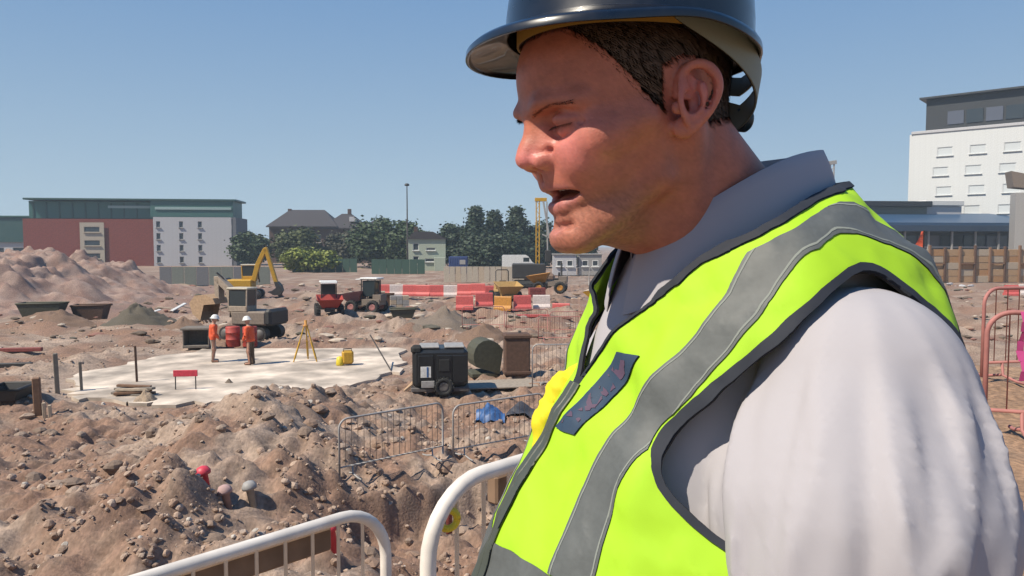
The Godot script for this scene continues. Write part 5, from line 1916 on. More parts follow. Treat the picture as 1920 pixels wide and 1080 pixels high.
func town() -> void:
	# ---- left: brick and white flats with teal upper storeys
	var t := thing("apartment_building", "long block of flats with red brick, a white end and teal top storeys", "building", Vector3(-104, 0, -160), 0.14)
	var holes := []
	for x in [10.2, 12.6]:
		for y in [6.9, 9.4]:
			pass
	holes = [Rect2(12.2, 8.2, 3.2, 1.2), Rect2(12.2, 5.4, 3.2, 1.2), Rect2(12.2, 2.6, 3.2, 1.2)]
	part(t, "brick_wall", holed_wall(26.5, 10.2, []), M.brick, Vector3(0, 0, 0))
	var bay := part(t, "cream_bay", holed_wall(4.9, 9.4, [Rect2(0.85, 7.3, 3.2, 1.2), Rect2(0.85, 4.4, 3.2, 1.2), Rect2(0.85, 1.6, 3.2, 1.2)], 0.2), M.cream_wall, Vector3(11.4, 0, 0.35))
	windows(bay, [Rect2(0.85, 7.3, 3.2, 1.2), Rect2(0.85, 4.4, 3.2, 1.2), Rect2(0.85, 1.6, 3.2, 1.2)], M.far_glass, M.cream_wall, 0.15)
	holes = []
	for x in [0.6, 5.3, 9.2]:
		for k in 4:
			holes.append(Rect2(x, 0.7 + 2.55 * k, 0.85, 1.35))
	var wh := part(t, "white_wall", holed_wall(16.2, 10.6, holes), M.grey_white, Vector3(26.6, 0, 1.2))
	windows(wh, holes, M.far_glass, M.grey_paint)
	part(t, "end_wall", box_mesh(Vector3(0.9, 10.6, 12), 0.0, Vector3(43.3, 5.3, -4.9)), M.slate_wall)
	part(t, "core", box_mesh(Vector3(42, 10.0, 10.0), 0.0, Vector3(21.3, 5.0, -6.2)), M.slate_wall)
	var up := begin()
	box(up, Vector3(13.6, 12.1, -4.4), Vector3(25.0, 3.7, 8.0), Basis.IDENTITY, 0.05)
	part(t, "teal_storey", done(up), M.teal)
	up = begin()
	box(up, Vector3(34.6, 12.4, -3.6), Vector3(17.2, 3.6, 9.0), Basis.IDENTITY, 0.05)
	part(t, "teal_storey", done(up), M.teal)
	for q in [[17.0, 26.0, 12.8, -0.3], [27.0, 42.8, 12.5, 1.0]]:
		part(t, "balcony_band", box_mesh(Vector3(q[1] - q[0], 0.55, 0.2), 0.02, Vector3((q[0] + q[1]) * 0.5, q[2], q[3])), M.pale_teal)
	part(t, "roof", box_mesh(Vector3(43.2, 0.4, 10.5), 0.05, Vector3(22.3, 14.35, -4.0)), M.dark_teal)
	for i in 9:
		part(t, "pilaster", box_mesh(Vector3(0.3, 3.4, 0.2), 0.02, Vector3(2.0 + 2.6 * i, 12.0, -0.35)), M.dark_teal)
	t = thing("wing_building", "low teal-roofed wing at the far left edge, beside the brick flats", "building", Vector3(-127, 0, -168), 0.1)
	holes = [Rect2(1.5, 2.6, 4.6, 1.4), Rect2(8.0, 2.6, 4.6, 1.4), Rect2(14.5, 2.6, 4.6, 1.4)]
	var ww := part(t, "wall", holed_wall(21.0, 5.2, holes), M.grey_white)
	windows(ww, holes, M.far_glass, M.grey_paint)
	part(t, "teal_storey", box_mesh(Vector3(21.5, 5.6, 8.0), 0.05, Vector3(10.5, 8.0, -3.6)), M.dark_teal)
	part(t, "roof", box_mesh(Vector3(22.0, 0.35, 8.6), 0.05, Vector3(10.5, 11.0, -3.6)), M.teal)
	# grey hoarding before it
	t = thing("hoarding", "grey site hoarding in front of the white end of the flats", "fence", Vector3(-39.5, 0, -84), 0.05)
	for i in 9:
		part(t, "panel", box_mesh(Vector3(1.32, 2.1, 0.06), 0.01, Vector3(0.68 + 1.36 * i, 1.05, 0.02 * (i % 2))), M.grey_green if i % 3 else M.slate_wall)
	# ---- dark Victorian block with slate roofs
	t = thing("old_building", "dark brick Victorian building with slate hipped roofs, behind the trees", "building", Vector3(-62, 0, -192), 0.05)
	holes = []
	for i in 8:
		holes.append(Rect2(1.6 + 3.4 * i, 5.2, 1.3, 2.1))
	var wl := part(t, "wall", holed_wall(29.5, 9.4, holes), M.dark_brick)
	windows(wl, holes, M.far_glass, M.cream_wall)
	for q in [[0.0, 17.0, 9.4, 13.8, 4.5], [13.5, 24.0, 9.0, 12.8, 2.5], [22.0, 31.0, 8.2, 11.2, 1.0]]:
		var st := begin()
		var x0: float = q[0] - 0.5
		var x1: float = q[1] + 0.5
		var y0: float = q[2]
		var y1: float = q[3]
		var f: float = 0.6 + q[4] * 0.1
		var b := -12.0
		var r0 := Vector3(x0 + 4.5, y1, -5.5)
		var r1 := Vector3(x1 - 4.5, y1, -5.5)
		quad(st, Vector3(x0, y0, f), r0, r1, Vector3(x1, y0, f))
		quad(st, Vector3(x1, y0, b), r1, r0, Vector3(x0, y0, b))
		tri(st, Vector3(x0, y0, b), r0, Vector3(x0, y0, f))
		tri(st, Vector3(x1, y0, f), r1, Vector3(x1, y0, b))
		box(st, Vector3((x0 + x1) * 0.5, y0 - 0.15, f - 0.1), Vector3(x1 - x0, 0.3, 0.3))
		part(t, "roof", done(st), M.slate)
	for x in [4.0, 19.5]:
		part(t, "chimney", box_mesh(Vector3(0.9, 1.3, 0.8), 0.03, Vector3(x, 13.4, -5.5)), M.dark_brick)
	part(t, "dormer", box_mesh(Vector3(1.6, 1.2, 1.6), 0.05, Vector3(21.0, 11.2, -1.5)), M.grey_white)
	# ---- pale green house
	t = thing("house", "pale green house with dark windows between the trees", "house", Vector3(-18.3, 0, -132), 0.08)
	holes = [Rect2(0.9, 3.6, 1.0, 1.3), Rect2(3.2, 3.6, 1.6, 0.5), Rect2(0.9, 1.2, 1.0, 1.4), Rect2(3.0, 1.6, 1.8, 0.6)]
	wl = part(t, "wall", holed_wall(6.6, 5.6, holes), M.pale_green)
	windows(wl, holes, M.far_glass, M.white_paint)
	var gs := begin()
	prism(gs, PackedVector2Array([Vector2(-0.3, 5.6), Vector2(6.9, 5.6), Vector2(4.4, 6.9), Vector2(1.2, 6.9)]), -7.0, 0.3)
	part(t, "roof", done(gs), M.slate)
	part(t, "chimney", box_mesh(Vector3(0.7, 1.2, 0.7), 0.03, Vector3(1.3, 7.2, -3.0)), M.dark_brick)
	part(t, "porch", box_mesh(Vector3(2.0, 2.4, 1.2), 0.05, Vector3(5.6, 1.2, 0.8)), M.pale_green)
	# ---- cabins, container, van and fences beyond the pit
	t = thing("container", "blue steel container with a pale notice, below the pine trees", "container", Vector3(-8.4, 0, -118))
	part(t, "shell", box_mesh(Vector3(2.9, 2.7, 2.4), 0.06, Vector3(0, 1.4, 0)), M.navy)
	for i in 8:
		part(t, "rib", box_mesh(Vector3(0.14, 2.4, 0.06), 0.02, Vector3(-1.25 + 0.36 * i, 1.4, 1.22)), M.navy)
	part(t, "notice", box_mesh(Vector3(0.9, 0.7, 0.02), 0.0, Vector3(0.7, 1.9, 1.27)), M.grey_paint)
	var spots := [[7.8, -112.0, M.grey_white, "white site cabin, left of two behind the man's chin"], [11.6, -112.5, M.grey_paint, "grey site cabin, right of two behind the man's chin"]]
	for q in spots:
		t = thing("site_cabin", q[3], "cabin", Vector3(q[0], 0, q[1]), 0.0, "site cabins")
		holes = [Rect2(0.5, 1.3, 0.9, 0.9), Rect2(2.0, 1.3, 0.9, 0.9)]
		wl = part(t, "wall", holed_wall(3.4, 3.0, holes, 0.1), q[2], Vector3(-1.7, 0.1, 1.2))
		windows(wl, holes, M.far_glass, M.white_paint, 0.06)
		part(t, "roof", box_mesh(Vector3(3.6, 0.15, 2.8), 0.03, Vector3(0, 3.18, 0)), M.grey_paint)
		part(t, "back", box_mesh(Vector3(3.4, 2.9, 1.6), 0.0, Vector3(0, 1.55, -0.5)), q[2])
	t = thing("van", "white van behind the cream hoarding", "van", Vector3(1.0, 0.9, -98.0), 0.0)
	var vs := begin()
	prism(vs, PackedVector2Array([Vector2(-2.3, 0.4), Vector2(2.4, 0.4), Vector2(2.4, 1.1), Vector2(1.7, 1.35), Vector2(1.1, 2.2), Vector2(0.8, 2.35), Vector2(-2.2, 2.35), Vector2(-2.3, 2.2)]), -0.9, 0.9)
	part(t, "body", done(vs), M.white_paint)
	part(t, "window", box_mesh(Vector3(0.8, 0.55, 1.82), 0.02, Vector3(0.85, 1.75, 0)), M.glass)
	for x in [-1.5, 1.5]:
		for s in [-0.8, 0.8]:
			wheel(t, Vector3(x, 0.35, s), 0.35, 0.22, M.grey_paint)
	var gb := begin()
	box(gb, Vector3(1.0, 0.42, -98.0), Vector3(9.0, 0.95, 5.0), Basis.IDENTITY, 0.3)
	structure("access_ramp", done(gb), M.brown_soil)
	t = thing("hoarding", "cream hoarding of upright panels across the far side of the pit", "fence", Vector3(-8.3, 0, -91), 0.0)
	for i in 14:
		part(t, "panel", box_mesh(Vector3(0.66, 1.9, 0.06), 0.01, Vector3(0.35 + 0.7 * i, 0.98, 0.05 * (i % 2))), M.cream_wall if i % 4 != 2 else M.pale_wood)
	for i in 4:
		t = thing("mesh_fence", ["leftmost", "second from the left", "third from the left", "rightmost"][i] + " grey mesh fence panel behind the man's collar", "fence", Vector3(6.2 + 2.5 * i, 0.0, -84.0), 0.0, "mesh fence panels")
		var fr := begin(true)
		tube(fr, [Vector3(0, 0, 0), Vector3(0, 2.0, 0), Vector3(2.4, 2.0, 0), Vector3(2.4, 0.0, 0)], 0.04, 6)
		part(t, "frame", done(fr), M.galvanised)
		var mw := begin()
		for k in 16:
			box(mw, Vector3(0.15 * k + 0.08, 1.05, 0), Vector3(0.018, 1.9, 0.018), Basis.IDENTITY, 0.002)
		for k in 7:
			box(mw, Vector3(1.2, 0.25 + 0.27 * k, 0.018), Vector3(2.4, 0.016, 0.016), Basis.IDENTITY, 0.002)
		part(t, "wire_mesh", done(mw), M.galvanised).set_meta("kind", "stuff")
	for q in [[-21.5, -118.0, 7.0, "dark green fence below the round trees"], [-36.0, -125.0, 9.0, "dark green fence below the bright shrub"]]:
		t = thing("hoarding", q[3], "fence", Vector3(q[0], 0, q[1]), 0.0)
		for i in int(q[2]):
			part(t, "panel", box_mesh(Vector3(1.16, 2.3, 0.05), 0.01, Vector3(1.2 * i, 1.15, 0.03 * (i % 2))), M.green_fence)
	# ---- lamp mast
	t = thing("lamp_mast", "tall thin lighting mast rising above the trees", "lamp post", Vector3(-16.7, 0, -120))
	var ms := begin(true)
	tube(ms, [Vector3(0, 0, 0), Vector3(0, 7, 0), Vector3(0, 14.0, 0)], [0.16, 0.12, 0.07], 10)
	part(t, "pole", done(ms), M.iron)
	ms = begin(true)
	lathe(ms, [Vector2(0, 14.35), Vector2(0.25, 14.3), Vector2(0.42, 14.1), Vector2(0.35, 13.95), Vector2(0, 13.9)], 12)
	part(t, "lamp_head", done(ms), M.dark_steel)
	# ---- right: timber retaining wall
	t = thing("retaining_wall", "tan timber retaining wall held by steel posts, right of the man's shoulder", "wall", Vector3(38.0, 0, -88.0), 0.14)
	for i in 13:
		var w := 1.95
		for k in 5:
			part(t, "board", box_mesh(Vector3(w - 0.05, 0.78, 0.12), 0.02, Vector3(0.9 + 2.0 * i, 0.42 + 0.8 * k, -0.04 + 0.03 * ((i * 3 + k * 5) % 4))), [M.tan_ply, M.tan_ply, M.orange_ply, M.pale_wood][(i * 7 + k * 3) % 4])
		part(t, "post", box_mesh(Vector3(0.26, 4.6 - 0.25 * ((i * 5) % 3), 0.3), 0.03, Vector3(-0.1 + 2.0 * i, 2.2, 0.12)), M.rust if i % 2 else M.brown_wood)
		if i % 2 == 0:
			part(t, "brace", box_mesh(Vector3(1.7, 0.12, 0.2), 0.02, Vector3(0.9 + 2.0 * i, 2.3, 0.2)), M.brown_wood)
	for i in 8:
		var o := part(self, numbered("sandbag"), lump(30 + i % 3, 0.5), M.grey_white, Vector3(43.6 + 0.75 * i, 0.0, -80.0 + 0.2 * sin(i * 2.0)))
		o.position.y = height(o.position.x, o.position.z) + 0.18
		o.scale = Vector3(0.85, 0.7, 0.5)
		tag(o, "pale sandbag in the row at the foot of the timber wall", "sandbag", "sandbags before the timber wall")
	t = thing("flag", "red and orange flag on a dark pole behind the man's shoulder", "flag", Vector3(46.2, 0, -86.0))
	var fp := begin(true)
	bar(fp, Vector3(0.9, 0, 0), Vector3(0.9, 6.2, 0), 0.09)
	part(t, "pole", done(fp), M.dark_steel)
	var fl := begin()
	for i in 6:
		var y0 := 6.1 - 0.45 * i
		var y1 := y0 - 0.45
		var wa := 0.25 + 0.17 * i
		var wb := 0.25 + 0.17 * (i + 1)
		var z0 := 0.15 * sin(i * 1.2)
		var z1 := 0.15 * sin((i + 1) * 1.2)
		quad(fl, Vector3(0.85, y0, 0), Vector3(0.85, y1, 0), Vector3(0.85 - wb, y1, z1), Vector3(0.85 - wa, y0, z0))
		quad(fl, Vector3(0.85 - wa, y0, z0 - 0.02), Vector3(0.85 - wb, y1, z1 - 0.02), Vector3(0.85, y1, -0.02), Vector3(0.85, y0, -0.02))
	part(t, "cloth", done(fl), M.hi_orange)
	# ---- station with blue canopy
	t = thing("station_building", "long station building with a blue canopy over dark glazing", "building", Vector3(42.0, 0, -120.0), 0.10)
	var cs := begin()
	prism(cs, PackedVector2Array([Vector2(-3.4, 7.0), Vector2(-3.0, 6.7), Vector2(4.5, 9.3), Vector2(4.5, 9.9), Vector2(-3.4, 8.1)]), 0.0, 52.0, Transform3D(Basis(Vector3(0, 0, -1), Vector3.UP, Vector3.RIGHT), Vector3.ZERO))
	part(t, "canopy", done(cs), M.blue_roof)
	part(t, "fascia", box_mesh(Vector3(52.0, 1.0, 0.25), 0.04, Vector3(26, 7.2, 3.5)), M.dark_blue)
	part(t, "wall", box_mesh(Vector3(52.0, 7.4, 6.0), 0.0, Vector3(26, 3.7, -3.2)), M.dark_panel)
	for i in 13:
		part(t, "window", box_mesh(Vector3(3.6, 2.2, 0.08), 0.01, Vector3(2.1 + 4.0 * i, 5.0, -0.12)), M.far_glass if i % 3 else M.violet_glass)
		part(t, "column", box_mesh(Vector3(0.28, 6.8, 0.28), 0.03, Vector3(0.1 + 4.0 * i, 3.4, 2.8)), M.grey_paint)
	part(t, "rail", box_mesh(Vector3(52.0, 0.3, 0.2), 0.02, Vector3(26, 4.2, 2.6)), M.grey_paint)
	t = thing("low_roof", "dark flat roof beyond the blue canopy, behind the man's shoulder", "roof", Vector3(62.0, 0, -128.0), 0.1)
	part(t, "roof", box_mesh(Vector3(16.0, 0.9, 6.0), 0.1, Vector3(0, 11.4, 0)), M.dark_panel)
	part(t, "wall", box_mesh(Vector3(15.0, 11.0, 5.0), 0.0, Vector3(0, 5.5, -0.3)), M.grey_green)
	part(t, "skylight", box_mesh(Vector3(7.0, 0.9, 3.0), 0.1, Vector3(10.5, 11.6, 1.0)), M.white_paint)
	part(t, "skylight_wall", box_mesh(Vector3(6.6, 11.0, 2.6), 0.0, Vector3(10.5, 5.6, 0.8)), M.grey_white)
	# ---- white block with dark glazed top
	var dirv := Vector3(13.0, 0, 11.4).normalized()
	var turn := -atan2(dirv.z, dirv.x)
	t = thing("office_building", "white office block with a dark glazed top storey, at the right edge", "building", Vector3(72.2, 0, -136.5), turn)
	holes = []
	for i in 6:
		for k in 6:
			holes.append(Rect2(3.4 + 5.0 * i + (0.6 if k % 2 else 0.0), 3.0 + 3.45 * k, 2.4, 1.5))
	wl = part(t, "white_wall", holed_wall(34.0, 24.4, holes), M.bright_white)
	windows(wl, holes, M.pale_glass, M.bright_white, 0.15)
	part(t, "side_wall", box_mesh(Vector3(0.5, 24.4, 18), 0.0, Vector3(-0.26, 12.2, -9.1)), M.bright_white)
	part(t, "core", box_mesh(Vector3(33.4, 24.0, 16), 0.0, Vector3(17.0, 12.0, -9.2)), M.grey_white)
	part(t, "parapet", box_mesh(Vector3(34.4, 0.5, 18.0), 0.05, Vector3(17.0, 24.65, -8.8)), M.grey_white)
	part(t, "dark_storey", box_mesh(Vector3(32.0, 5.6, 15.0), 0.05, Vector3(17.8, 27.7, -8.6)), M.dark_panel)
	for i in 9:
		part(t, "glass_panel", box_mesh(Vector3(2.5, 2.3, 0.1), 0.01, Vector3(6.5 + 2.9 * i, 26.9, -1.02)), M.far_glass if i % 2 else M.violet_glass)
	part(t, "overhang", box_mesh(Vector3(33.5, 0.35, 16.5), 0.03, Vector3(17.6, 30.7, -8.4)), M.dark_panel)
	t = thing("stair_tower", "brown sloping roof in front of the white office block at the right edge", "roof", Vector3(77.0, 0, -112.0), -0.3)
	var rs := begin()
	prism(rs, PackedVector2Array([Vector2(-2.2, 13.2), Vector2(-2.6, 15.6), Vector2(6.0, 13.4), Vector2(6.0, 12.2)]), -3.0, 0.0)
	part(t, "roof", done(rs), M.brown_roof)
	part(t, "wall", box_mesh(Vector3(7.6, 12.3, 2.6), 0.0, Vector3(2.0, 6.2, -1.5)), M.grey_paint)
	# ---- rail gantry behind the collar
	t = thing("gantry", "pale steel lighting gantry behind the man's collar", "gantry", Vector3(41.5, 0, -100))
	var g := begin()
	for x in [0.6, 1.1]:
		beam(g, Vector3(x, 0, 0), Vector3(x, 15.2, 0), 0.16, 0.16)
	for i in 12:
		beam(g, Vector3(0.6, 1.0 + 1.2 * i, 0), Vector3(1.1, 1.7 + 1.2 * i, 0), 0.07, 0.07)
	part(t, "post", done(g), M.galvanised)
	g = begin()
	beam(g, Vector3(-1.9, 15.0, 0), Vector3(1.4, 15.5, 0), 0.3, 0.5)
	part(t, "arm", done(g), M.galvanised)
	part(t, "panel", box_mesh(Vector3(2.0, 1.4, 0.3), 0.05, Vector3(-0.6, 14.2, 0)), M.grey_white)

# ---------------------------------------------------------------- trees
func crown_mesh(r: Vector3, base: float, clumps: int, leaves: int, leaf: float, cone: bool, sd: int) -> ArrayMesh:
	var q := RandomNumberGenerator.new()
	q.seed = sd
	var h := Hull.new()
	var cols := PackedColorArray()
	for c in clumps:
		var d := Vector3(q.randfn(), q.randfn(), q.randfn()).normalized()
		var rad := pow(q.randf(), 0.4)
		var p := d * rad
		if cone:
			var y := q.randf_range(-1.0, 1.0)
			var a := q.randf() * TAU
			var w := (1.0 - y) * 0.5 * pow(q.randf(), 0.5) * 1.15
			p = Vector3(cos(a) * w, y, sin(a) * w)
		p = p * r + Vector3(0, base + r.y, 0)
		var size := (0.16 + 0.16 * q.randf()) * minf(r.x, r.y) * (0.75 if cone else 1.0)
		var tint := q.randf_range(0.7, 1.25)
		for i in leaves:
			var o := Vector3(q.randfn(), q.randfn() * 0.7, q.randfn()) * size * 0.75
			var n := (o.normalized() * 0.7 + Vector3(q.randf_range(-1, 1), q.randf_range(-0.3, 1), q.randf_range(-1, 1))).normalized()
			var f := frame_of(n)
			var s := leaf * q.randf_range(0.6, 1.3)
			var u: Vector3 = f[0] * s
			var w: Vector3 = f[1] * s * 0.6
			var k := h.v.size()
			for e in [-u, w, u, -w]:
				h.v.append(p + o + e)
				h.n.append(n)
				var g := tint * q.randf_range(0.8, 1.2)
				cols.append(Color(g, g, g * 0.95))
			h.f.append_array(PackedInt32Array([k, k + 1, k + 2, k, k + 2, k + 3]))
	h.normals()
	return h.mesh(cols)

func tree(called: String, label: String, at: Vector3, r: Vector3, base: float, m: Material, cone := false, sd := 1, leaf := 0.36) -> void:
	var t := thing(called, label, "shrub" if called == "shrub" else "tree", at, 0.0, "trees beyond the site")
	var st := begin(true)
	var top := base + r.y * 1.2
	tube(st, [Vector3(0, -0.1, 0), Vector3(0.1, base * 0.6, 0), Vector3(-0.05, base + r.y * 0.6, 0.05), Vector3(0, top, 0)], [0.34, 0.26, 0.18, 0.06], 8)
	for i in 6:
		var a := TAU * i / 6.0 + sd
		var y := base + r.y * (0.2 + 0.12 * i)
		tube(st, [Vector3(0, y, 0), Vector3(cos(a) * r.x * 0.3, y + r.y * 0.25, sin(a) * r.z * 0.3), Vector3(cos(a) * r.x * 0.65, y + r.y * 0.4, sin(a) * r.z * 0.65)], [0.12, 0.09, 0.04], 6)
	part(t, "trunk", done(st), M.bark)
	part(t, "crown", crown_mesh(r, base, 105 if not cone else 150, 72, leaf, cone, sd), m)

func trees() -> void:
	tree("tree", "dark tree close to the right end of the white flats", Vector3(-53.0, 0, -152), Vector3(3.4, 3.4, 3.0), 0.6, M.leaf_dark, false, 1)
	tree("tree", "olive tree in front of the dark Victorian building, left side", Vector3(-43.5, 0, -152), Vector3(4.6, 3.8, 3.5), 0.5, M.leaf_olive, false, 2)
	tree("shrub", "bright yellow-green shrub in front of the dark building", Vector3(-33.8, 0, -125), Vector3(4.9, 1.9, 2.4), 0.1, M.leaf_bright, false, 3, 0.3)
	tree("tree", "dark tree right of the bright shrub", Vector3(-34.0, 0, -155), Vector3(4.4, 3.4, 3.5), 0.4, M.leaf_brown, false, 4)
	tree("tree", "broad round dark tree left of the lighting mast", Vector3(-26.6, 0, -148), Vector3(4.8, 4.7, 4.2), 0.2, M.leaf_dark, false, 5)
	tree("tree", "round dark tree below the lighting mast", Vector3(-20.6, 0, -146), Vector3(4.6, 4.3, 4.0), 0.3, M.leaf_dark, false, 6)
	tree("tree", "leafy tree directly right of the pale green house", Vector3(-11.6, 0, -150), Vector3(3.2, 4.4, 3.0), 0.3, M.leaf_pine, false, 7)
	tree("pine_tree", "pointed pine with the tallest tip, left of the yellow mast", Vector3(-7.0, 0, -146), Vector3(3.8, 5.6, 3.6), 0.2, M.leaf_pine, true, 8)
	tree("pine_tree", "pointed pine, second from the left of the pines", Vector3(-3.6, 0, -150), Vector3(3.6, 5.3, 3.4), 0.2, M.leaf_pine, true, 9)
	tree("pine_tree", "pointed pine beside the yellow mast", Vector3(0.9, 0, -148), Vector3(3.8, 5.7, 3.6), 0.2, M.leaf_pine, true, 10)
	tree("tree", "dense dark tree low between the pines, left one", Vector3(-5.4, 0, -140), Vector3(3.6, 3.4, 3.0), 0.1, M.leaf_pine, false, 11)
	tree("tree", "dense dark tree low between the pines, right one", Vector3(-0.8, 0, -139), Vector3(3.8, 3.3, 3.0), 0.1, M.leaf_pine, false, 12)
	tree("tree", "dark tree behind the man's chin", Vector3(5.6, 0, -150), Vector3(4.2, 4.4, 3.6), 0.2, M.leaf_pine, false, 13)
	tree("tree", "low tree behind the man's mouth and collar", Vector3(13.0, 0, -160), Vector3(5.0, 3.2, 3.6), 0.2, M.leaf_dark, false, 14)
	tree("tree", "distant tree low behind the man's right shoulder", Vector3(66.0, 0, -165), Vector3(7.0, 5.6, 4.5), 0.3, M.leaf_dark, false, 15)
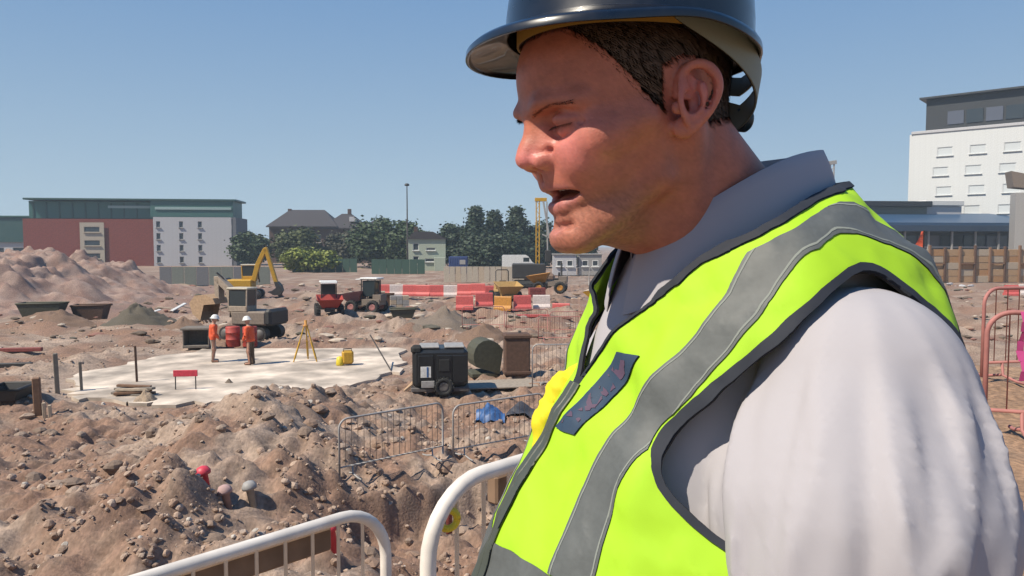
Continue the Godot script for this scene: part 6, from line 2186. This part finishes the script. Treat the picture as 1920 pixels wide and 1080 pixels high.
func materials() -> void:
	var fine := bump_tex(0.03, 3.0, 5, 512)
	var pores := bump_tex(0.06, 2.0, 6, 512, FastNoiseLite.TYPE_CELLULAR, 2)
	var weave := bump_tex(0.12, 2.0, 8, 512)
	var blotch := noise_tex(0.012, 0.82, 1.0, 9)
	var cloud := noise_tex(0.006, 0.88, 1.0, 10)
	M.skin = grain(mat(1, 1, 1, 0.5), 18.0, null, pores, 0.8)
	M.skin.vertex_color_use_as_albedo = true
	M.skin.subsurf_scatter_enabled = true
	M.skin.subsurf_scatter_strength = 0.12
	M.hair = mat(0.07, 0.04, 0.022, 0.6)
	M.brow = mat(0.075, 0.042, 0.022, 0.7)
	M.teeth = mat(0.55, 0.5, 0.4, 0.3)
	M.shirt = grain(mat(0.345, 0.33, 0.352, 0.85), 30.0, null, weave, 0.5)
	M.trousers = mat(0.02, 0.022, 0.03, 0.9)
	M.boot = mat(0.03, 0.022, 0.016, 0.6)
	M.vest = grain(mat(0.315, 0.55, 0.012, 0.75), 26.0, null, weave, 0.5)
	M.binding = mat(0.012, 0.016, 0.026, 0.8)
	M.tape = grain(mat(0.095, 0.105, 0.105, 0.62), 40.0, cloud, weave, 0.15)
	M.stitch = mat(0.2, 0.22, 0.2, 0.8)
	M.yellow_cloth = mat(0.62, 0.52, 0.01, 0.8)
	M.zip = mat(0.05, 0.06, 0.05, 0.5)
	M.badge = mat(0.018, 0.04, 0.075, 0.6)
	M.badge_print = mat(0.075, 0.045, 0.08, 0.6)
	M.helmet = mat(0.006, 0.008, 0.015, 0.28)
	M.helmet.roughness_texture = noise_tex(0.01, 0.55, 1.0, 41)
	M.helmet.roughness = 0.42
	grain(M.helmet, 6.0, noise_tex(0.02, 0.75, 1.0, 42))
	M.helmet.clearcoat_enabled = true
	M.helmet.clearcoat = 0.6
	M.helmet.clearcoat_roughness = 0.05
	M.sweat = mat(0.36, 0.20, 0.025, 0.8)
	M.strap = mat(0.19, 0.20, 0.15, 0.55)
	M.knob = mat(0.012, 0.03, 0.035, 0.4)
	var earth := noise_tex(0.02, 0.62, 1.0, 12, 1024, FastNoiseLite.TYPE_SIMPLEX_SMOOTH, 6)
	var crumbs := bump_tex(0.03, 6.0, 13, 1024, FastNoiseLite.TYPE_SIMPLEX_SMOOTH, 6)
	M.soil = grain(mat(1, 1, 1, 0.95), 0.55, earth, crumbs, 1.0, true)
	M.soil.vertex_color_use_as_albedo = true
	M.stone = grain(mat(1, 1, 1, 0.95), 3.0, blotch, crumbs, 0.8)
	M.stone.vertex_color_use_as_albedo = true
	M.clods = [grain(mat(0.36, 0.245, 0.18, 0.95), 1.2, earth, crumbs, 1.2), grain(mat(0.44, 0.33, 0.255, 0.95), 1.2, earth, crumbs, 1.2), grain(mat(0.29, 0.21, 0.16, 0.95), 1.2, earth, crumbs, 1.2)]
	M.slab = grain(mat(0.78, 0.66, 0.54, 0.9), 0.09, noise_tex(0.006, 0.55, 1.0, 31, 1024, FastNoiseLite.TYPE_SIMPLEX_SMOOTH, 7), fine, 0.2, true)
	var soils := {"sand": [0.42, 0.32, 0.23], "grey_soil": [0.24, 0.19, 0.15], "dark_soil": [0.13, 0.11, 0.08], "brown_soil": [0.25, 0.16, 0.11]}
	for k in soils:
		M[k] = grain(mat(soils[k][0], soils[k][1], soils[k][2], 0.95), 0.8, earth, crumbs, 1.0, true)
	# painted, dusty things
	var paints := {
		"board_wood": [0.24, 0.155, 0.10, 0.9], "white_steel": [0.78, 0.72, 0.65, 0.5], "galvanised": [0.36, 0.35, 0.34, 0.5], "pink_steel": [0.42, 0.17, 0.15, 0.7],
		"yellow_plastic": [0.72, 0.56, 0.03, 0.5], "magenta": [0.5, 0.06, 0.22, 0.7], "rubber": [0.018, 0.018, 0.018, 0.8],
		"dark_steel": [0.035, 0.033, 0.032, 0.6], "iron": [0.12, 0.11, 0.105, 0.6], "cream": [0.5, 0.45, 0.36, 0.6], "orange_dirty": [0.30, 0.11, 0.05, 0.7],
		"mud_paint": [0.22, 0.175, 0.14, 0.8], "pale_mud": [0.36, 0.29, 0.225, 0.8], "tan_mud": [0.46, 0.31, 0.19, 0.85], "yellow": [0.55, 0.31, 0.02, 0.55], "yellow_dull": [0.46, 0.29, 0.10, 0.7], "red": [0.42, 0.055, 0.04, 0.6],
		"faded_red": [0.40, 0.17, 0.16, 0.7], "white_paint": [0.72, 0.72, 0.70, 0.5], "orange": [0.52, 0.23, 0.03, 0.6], "black_paint": [0.016, 0.018, 0.02, 0.35], "grey_paint": [0.34, 0.33, 0.32, 0.6],
		"blue": [0.045, 0.12, 0.30, 0.5], "dark_sheet": [0.06, 0.06, 0.07, 0.5], "hi_orange": [0.72, 0.10, 0.03, 0.8], "pale_trousers": [0.42, 0.36, 0.30, 0.9], "brown_trousers": [0.11, 0.07, 0.045, 0.9],
		"face": [0.42, 0.22, 0.15, 0.6], "barrier_red": [0.58, 0.11, 0.10, 0.5], "barrier_white": [0.68, 0.60, 0.56, 0.5], "grey_wood": [0.19, 0.165, 0.14, 0.9], "brown_wood": [0.22, 0.125, 0.075, 0.9],
		"pale_wood": [0.48, 0.39, 0.29, 0.85], "olive": [0.075, 0.075, 0.05, 0.75], "rust": [0.11, 0.06, 0.04, 0.9], "plate": [0.34, 0.29, 0.235, 0.75], "dull_red": [0.26, 0.06, 0.05, 0.7], "bright_red": [0.62, 0.05, 0.08, 0.5],
		"dusty_pink": [0.45, 0.30, 0.28, 0.8], "cream_wall": [0.47, 0.41, 0.33, 0.85], "grey_white": [0.50, 0.50, 0.52, 0.8], "slate_wall": [0.15, 0.155, 0.17, 0.8], "teal": [0.045, 0.14, 0.125, 0.5], "dark_teal": [0.03, 0.09, 0.085, 0.5],
		"pale_teal": [0.32, 0.44, 0.43, 0.5], "grey_green": [0.17, 0.19, 0.17, 0.8], "pale_green": [0.40, 0.45, 0.36, 0.85], "navy": [0.025, 0.05, 0.17, 0.5], "green_fence": [0.035, 0.085, 0.06, 0.7],
		"blue_roof": [0.035, 0.085, 0.17, 0.4], "dark_blue": [0.03, 0.055, 0.10, 0.5], "dark_panel": [0.03, 0.034, 0.04, 0.5], "bright_white": [0.66, 0.68, 0.68, 0.7], "brown_roof": [0.19, 0.15, 0.12, 0.8], "slate": [0.045, 0.038, 0.042, 0.8],
		"tan_ply": [0.46, 0.30, 0.17, 0.85], "orange_ply": [0.44, 0.245, 0.115, 0.85], "bark": [0.09, 0.07, 0.05, 0.95]}
	for k in paints:
		M[k] = grain(mat(paints[k][0], paints[k][1], paints[k][2], paints[k][3]), 1.1, blotch)
	M.brick = grain(mat(0.23, 0.055, 0.04, 0.9), 0.4, blotch)
	M.dark_brick = grain(mat(0.10, 0.058, 0.045, 0.9), 0.4, blotch)
	M.glass = mat(0.03, 0.04, 0.045, 0.08)
	M.far_glass = mat(0.035, 0.045, 0.055, 0.12)
	M.violet_glass = mat(0.09, 0.10, 0.13, 0.15)
	M.pale_glass = mat(0.5, 0.53, 0.54, 0.25)
	var leaves := {"leaf_dark": [0.034, 0.06, 0.018], "leaf_olive": [0.055, 0.07, 0.016], "leaf_bright": [0.17, 0.20, 0.025], "leaf_brown": [0.05, 0.05, 0.028], "leaf_pine": [0.024, 0.045, 0.02]}
	for k in leaves:
		M[k] = mat(leaves[k][0], leaves[k][1], leaves[k][2], 0.7)
		M[k].vertex_color_use_as_albedo = true
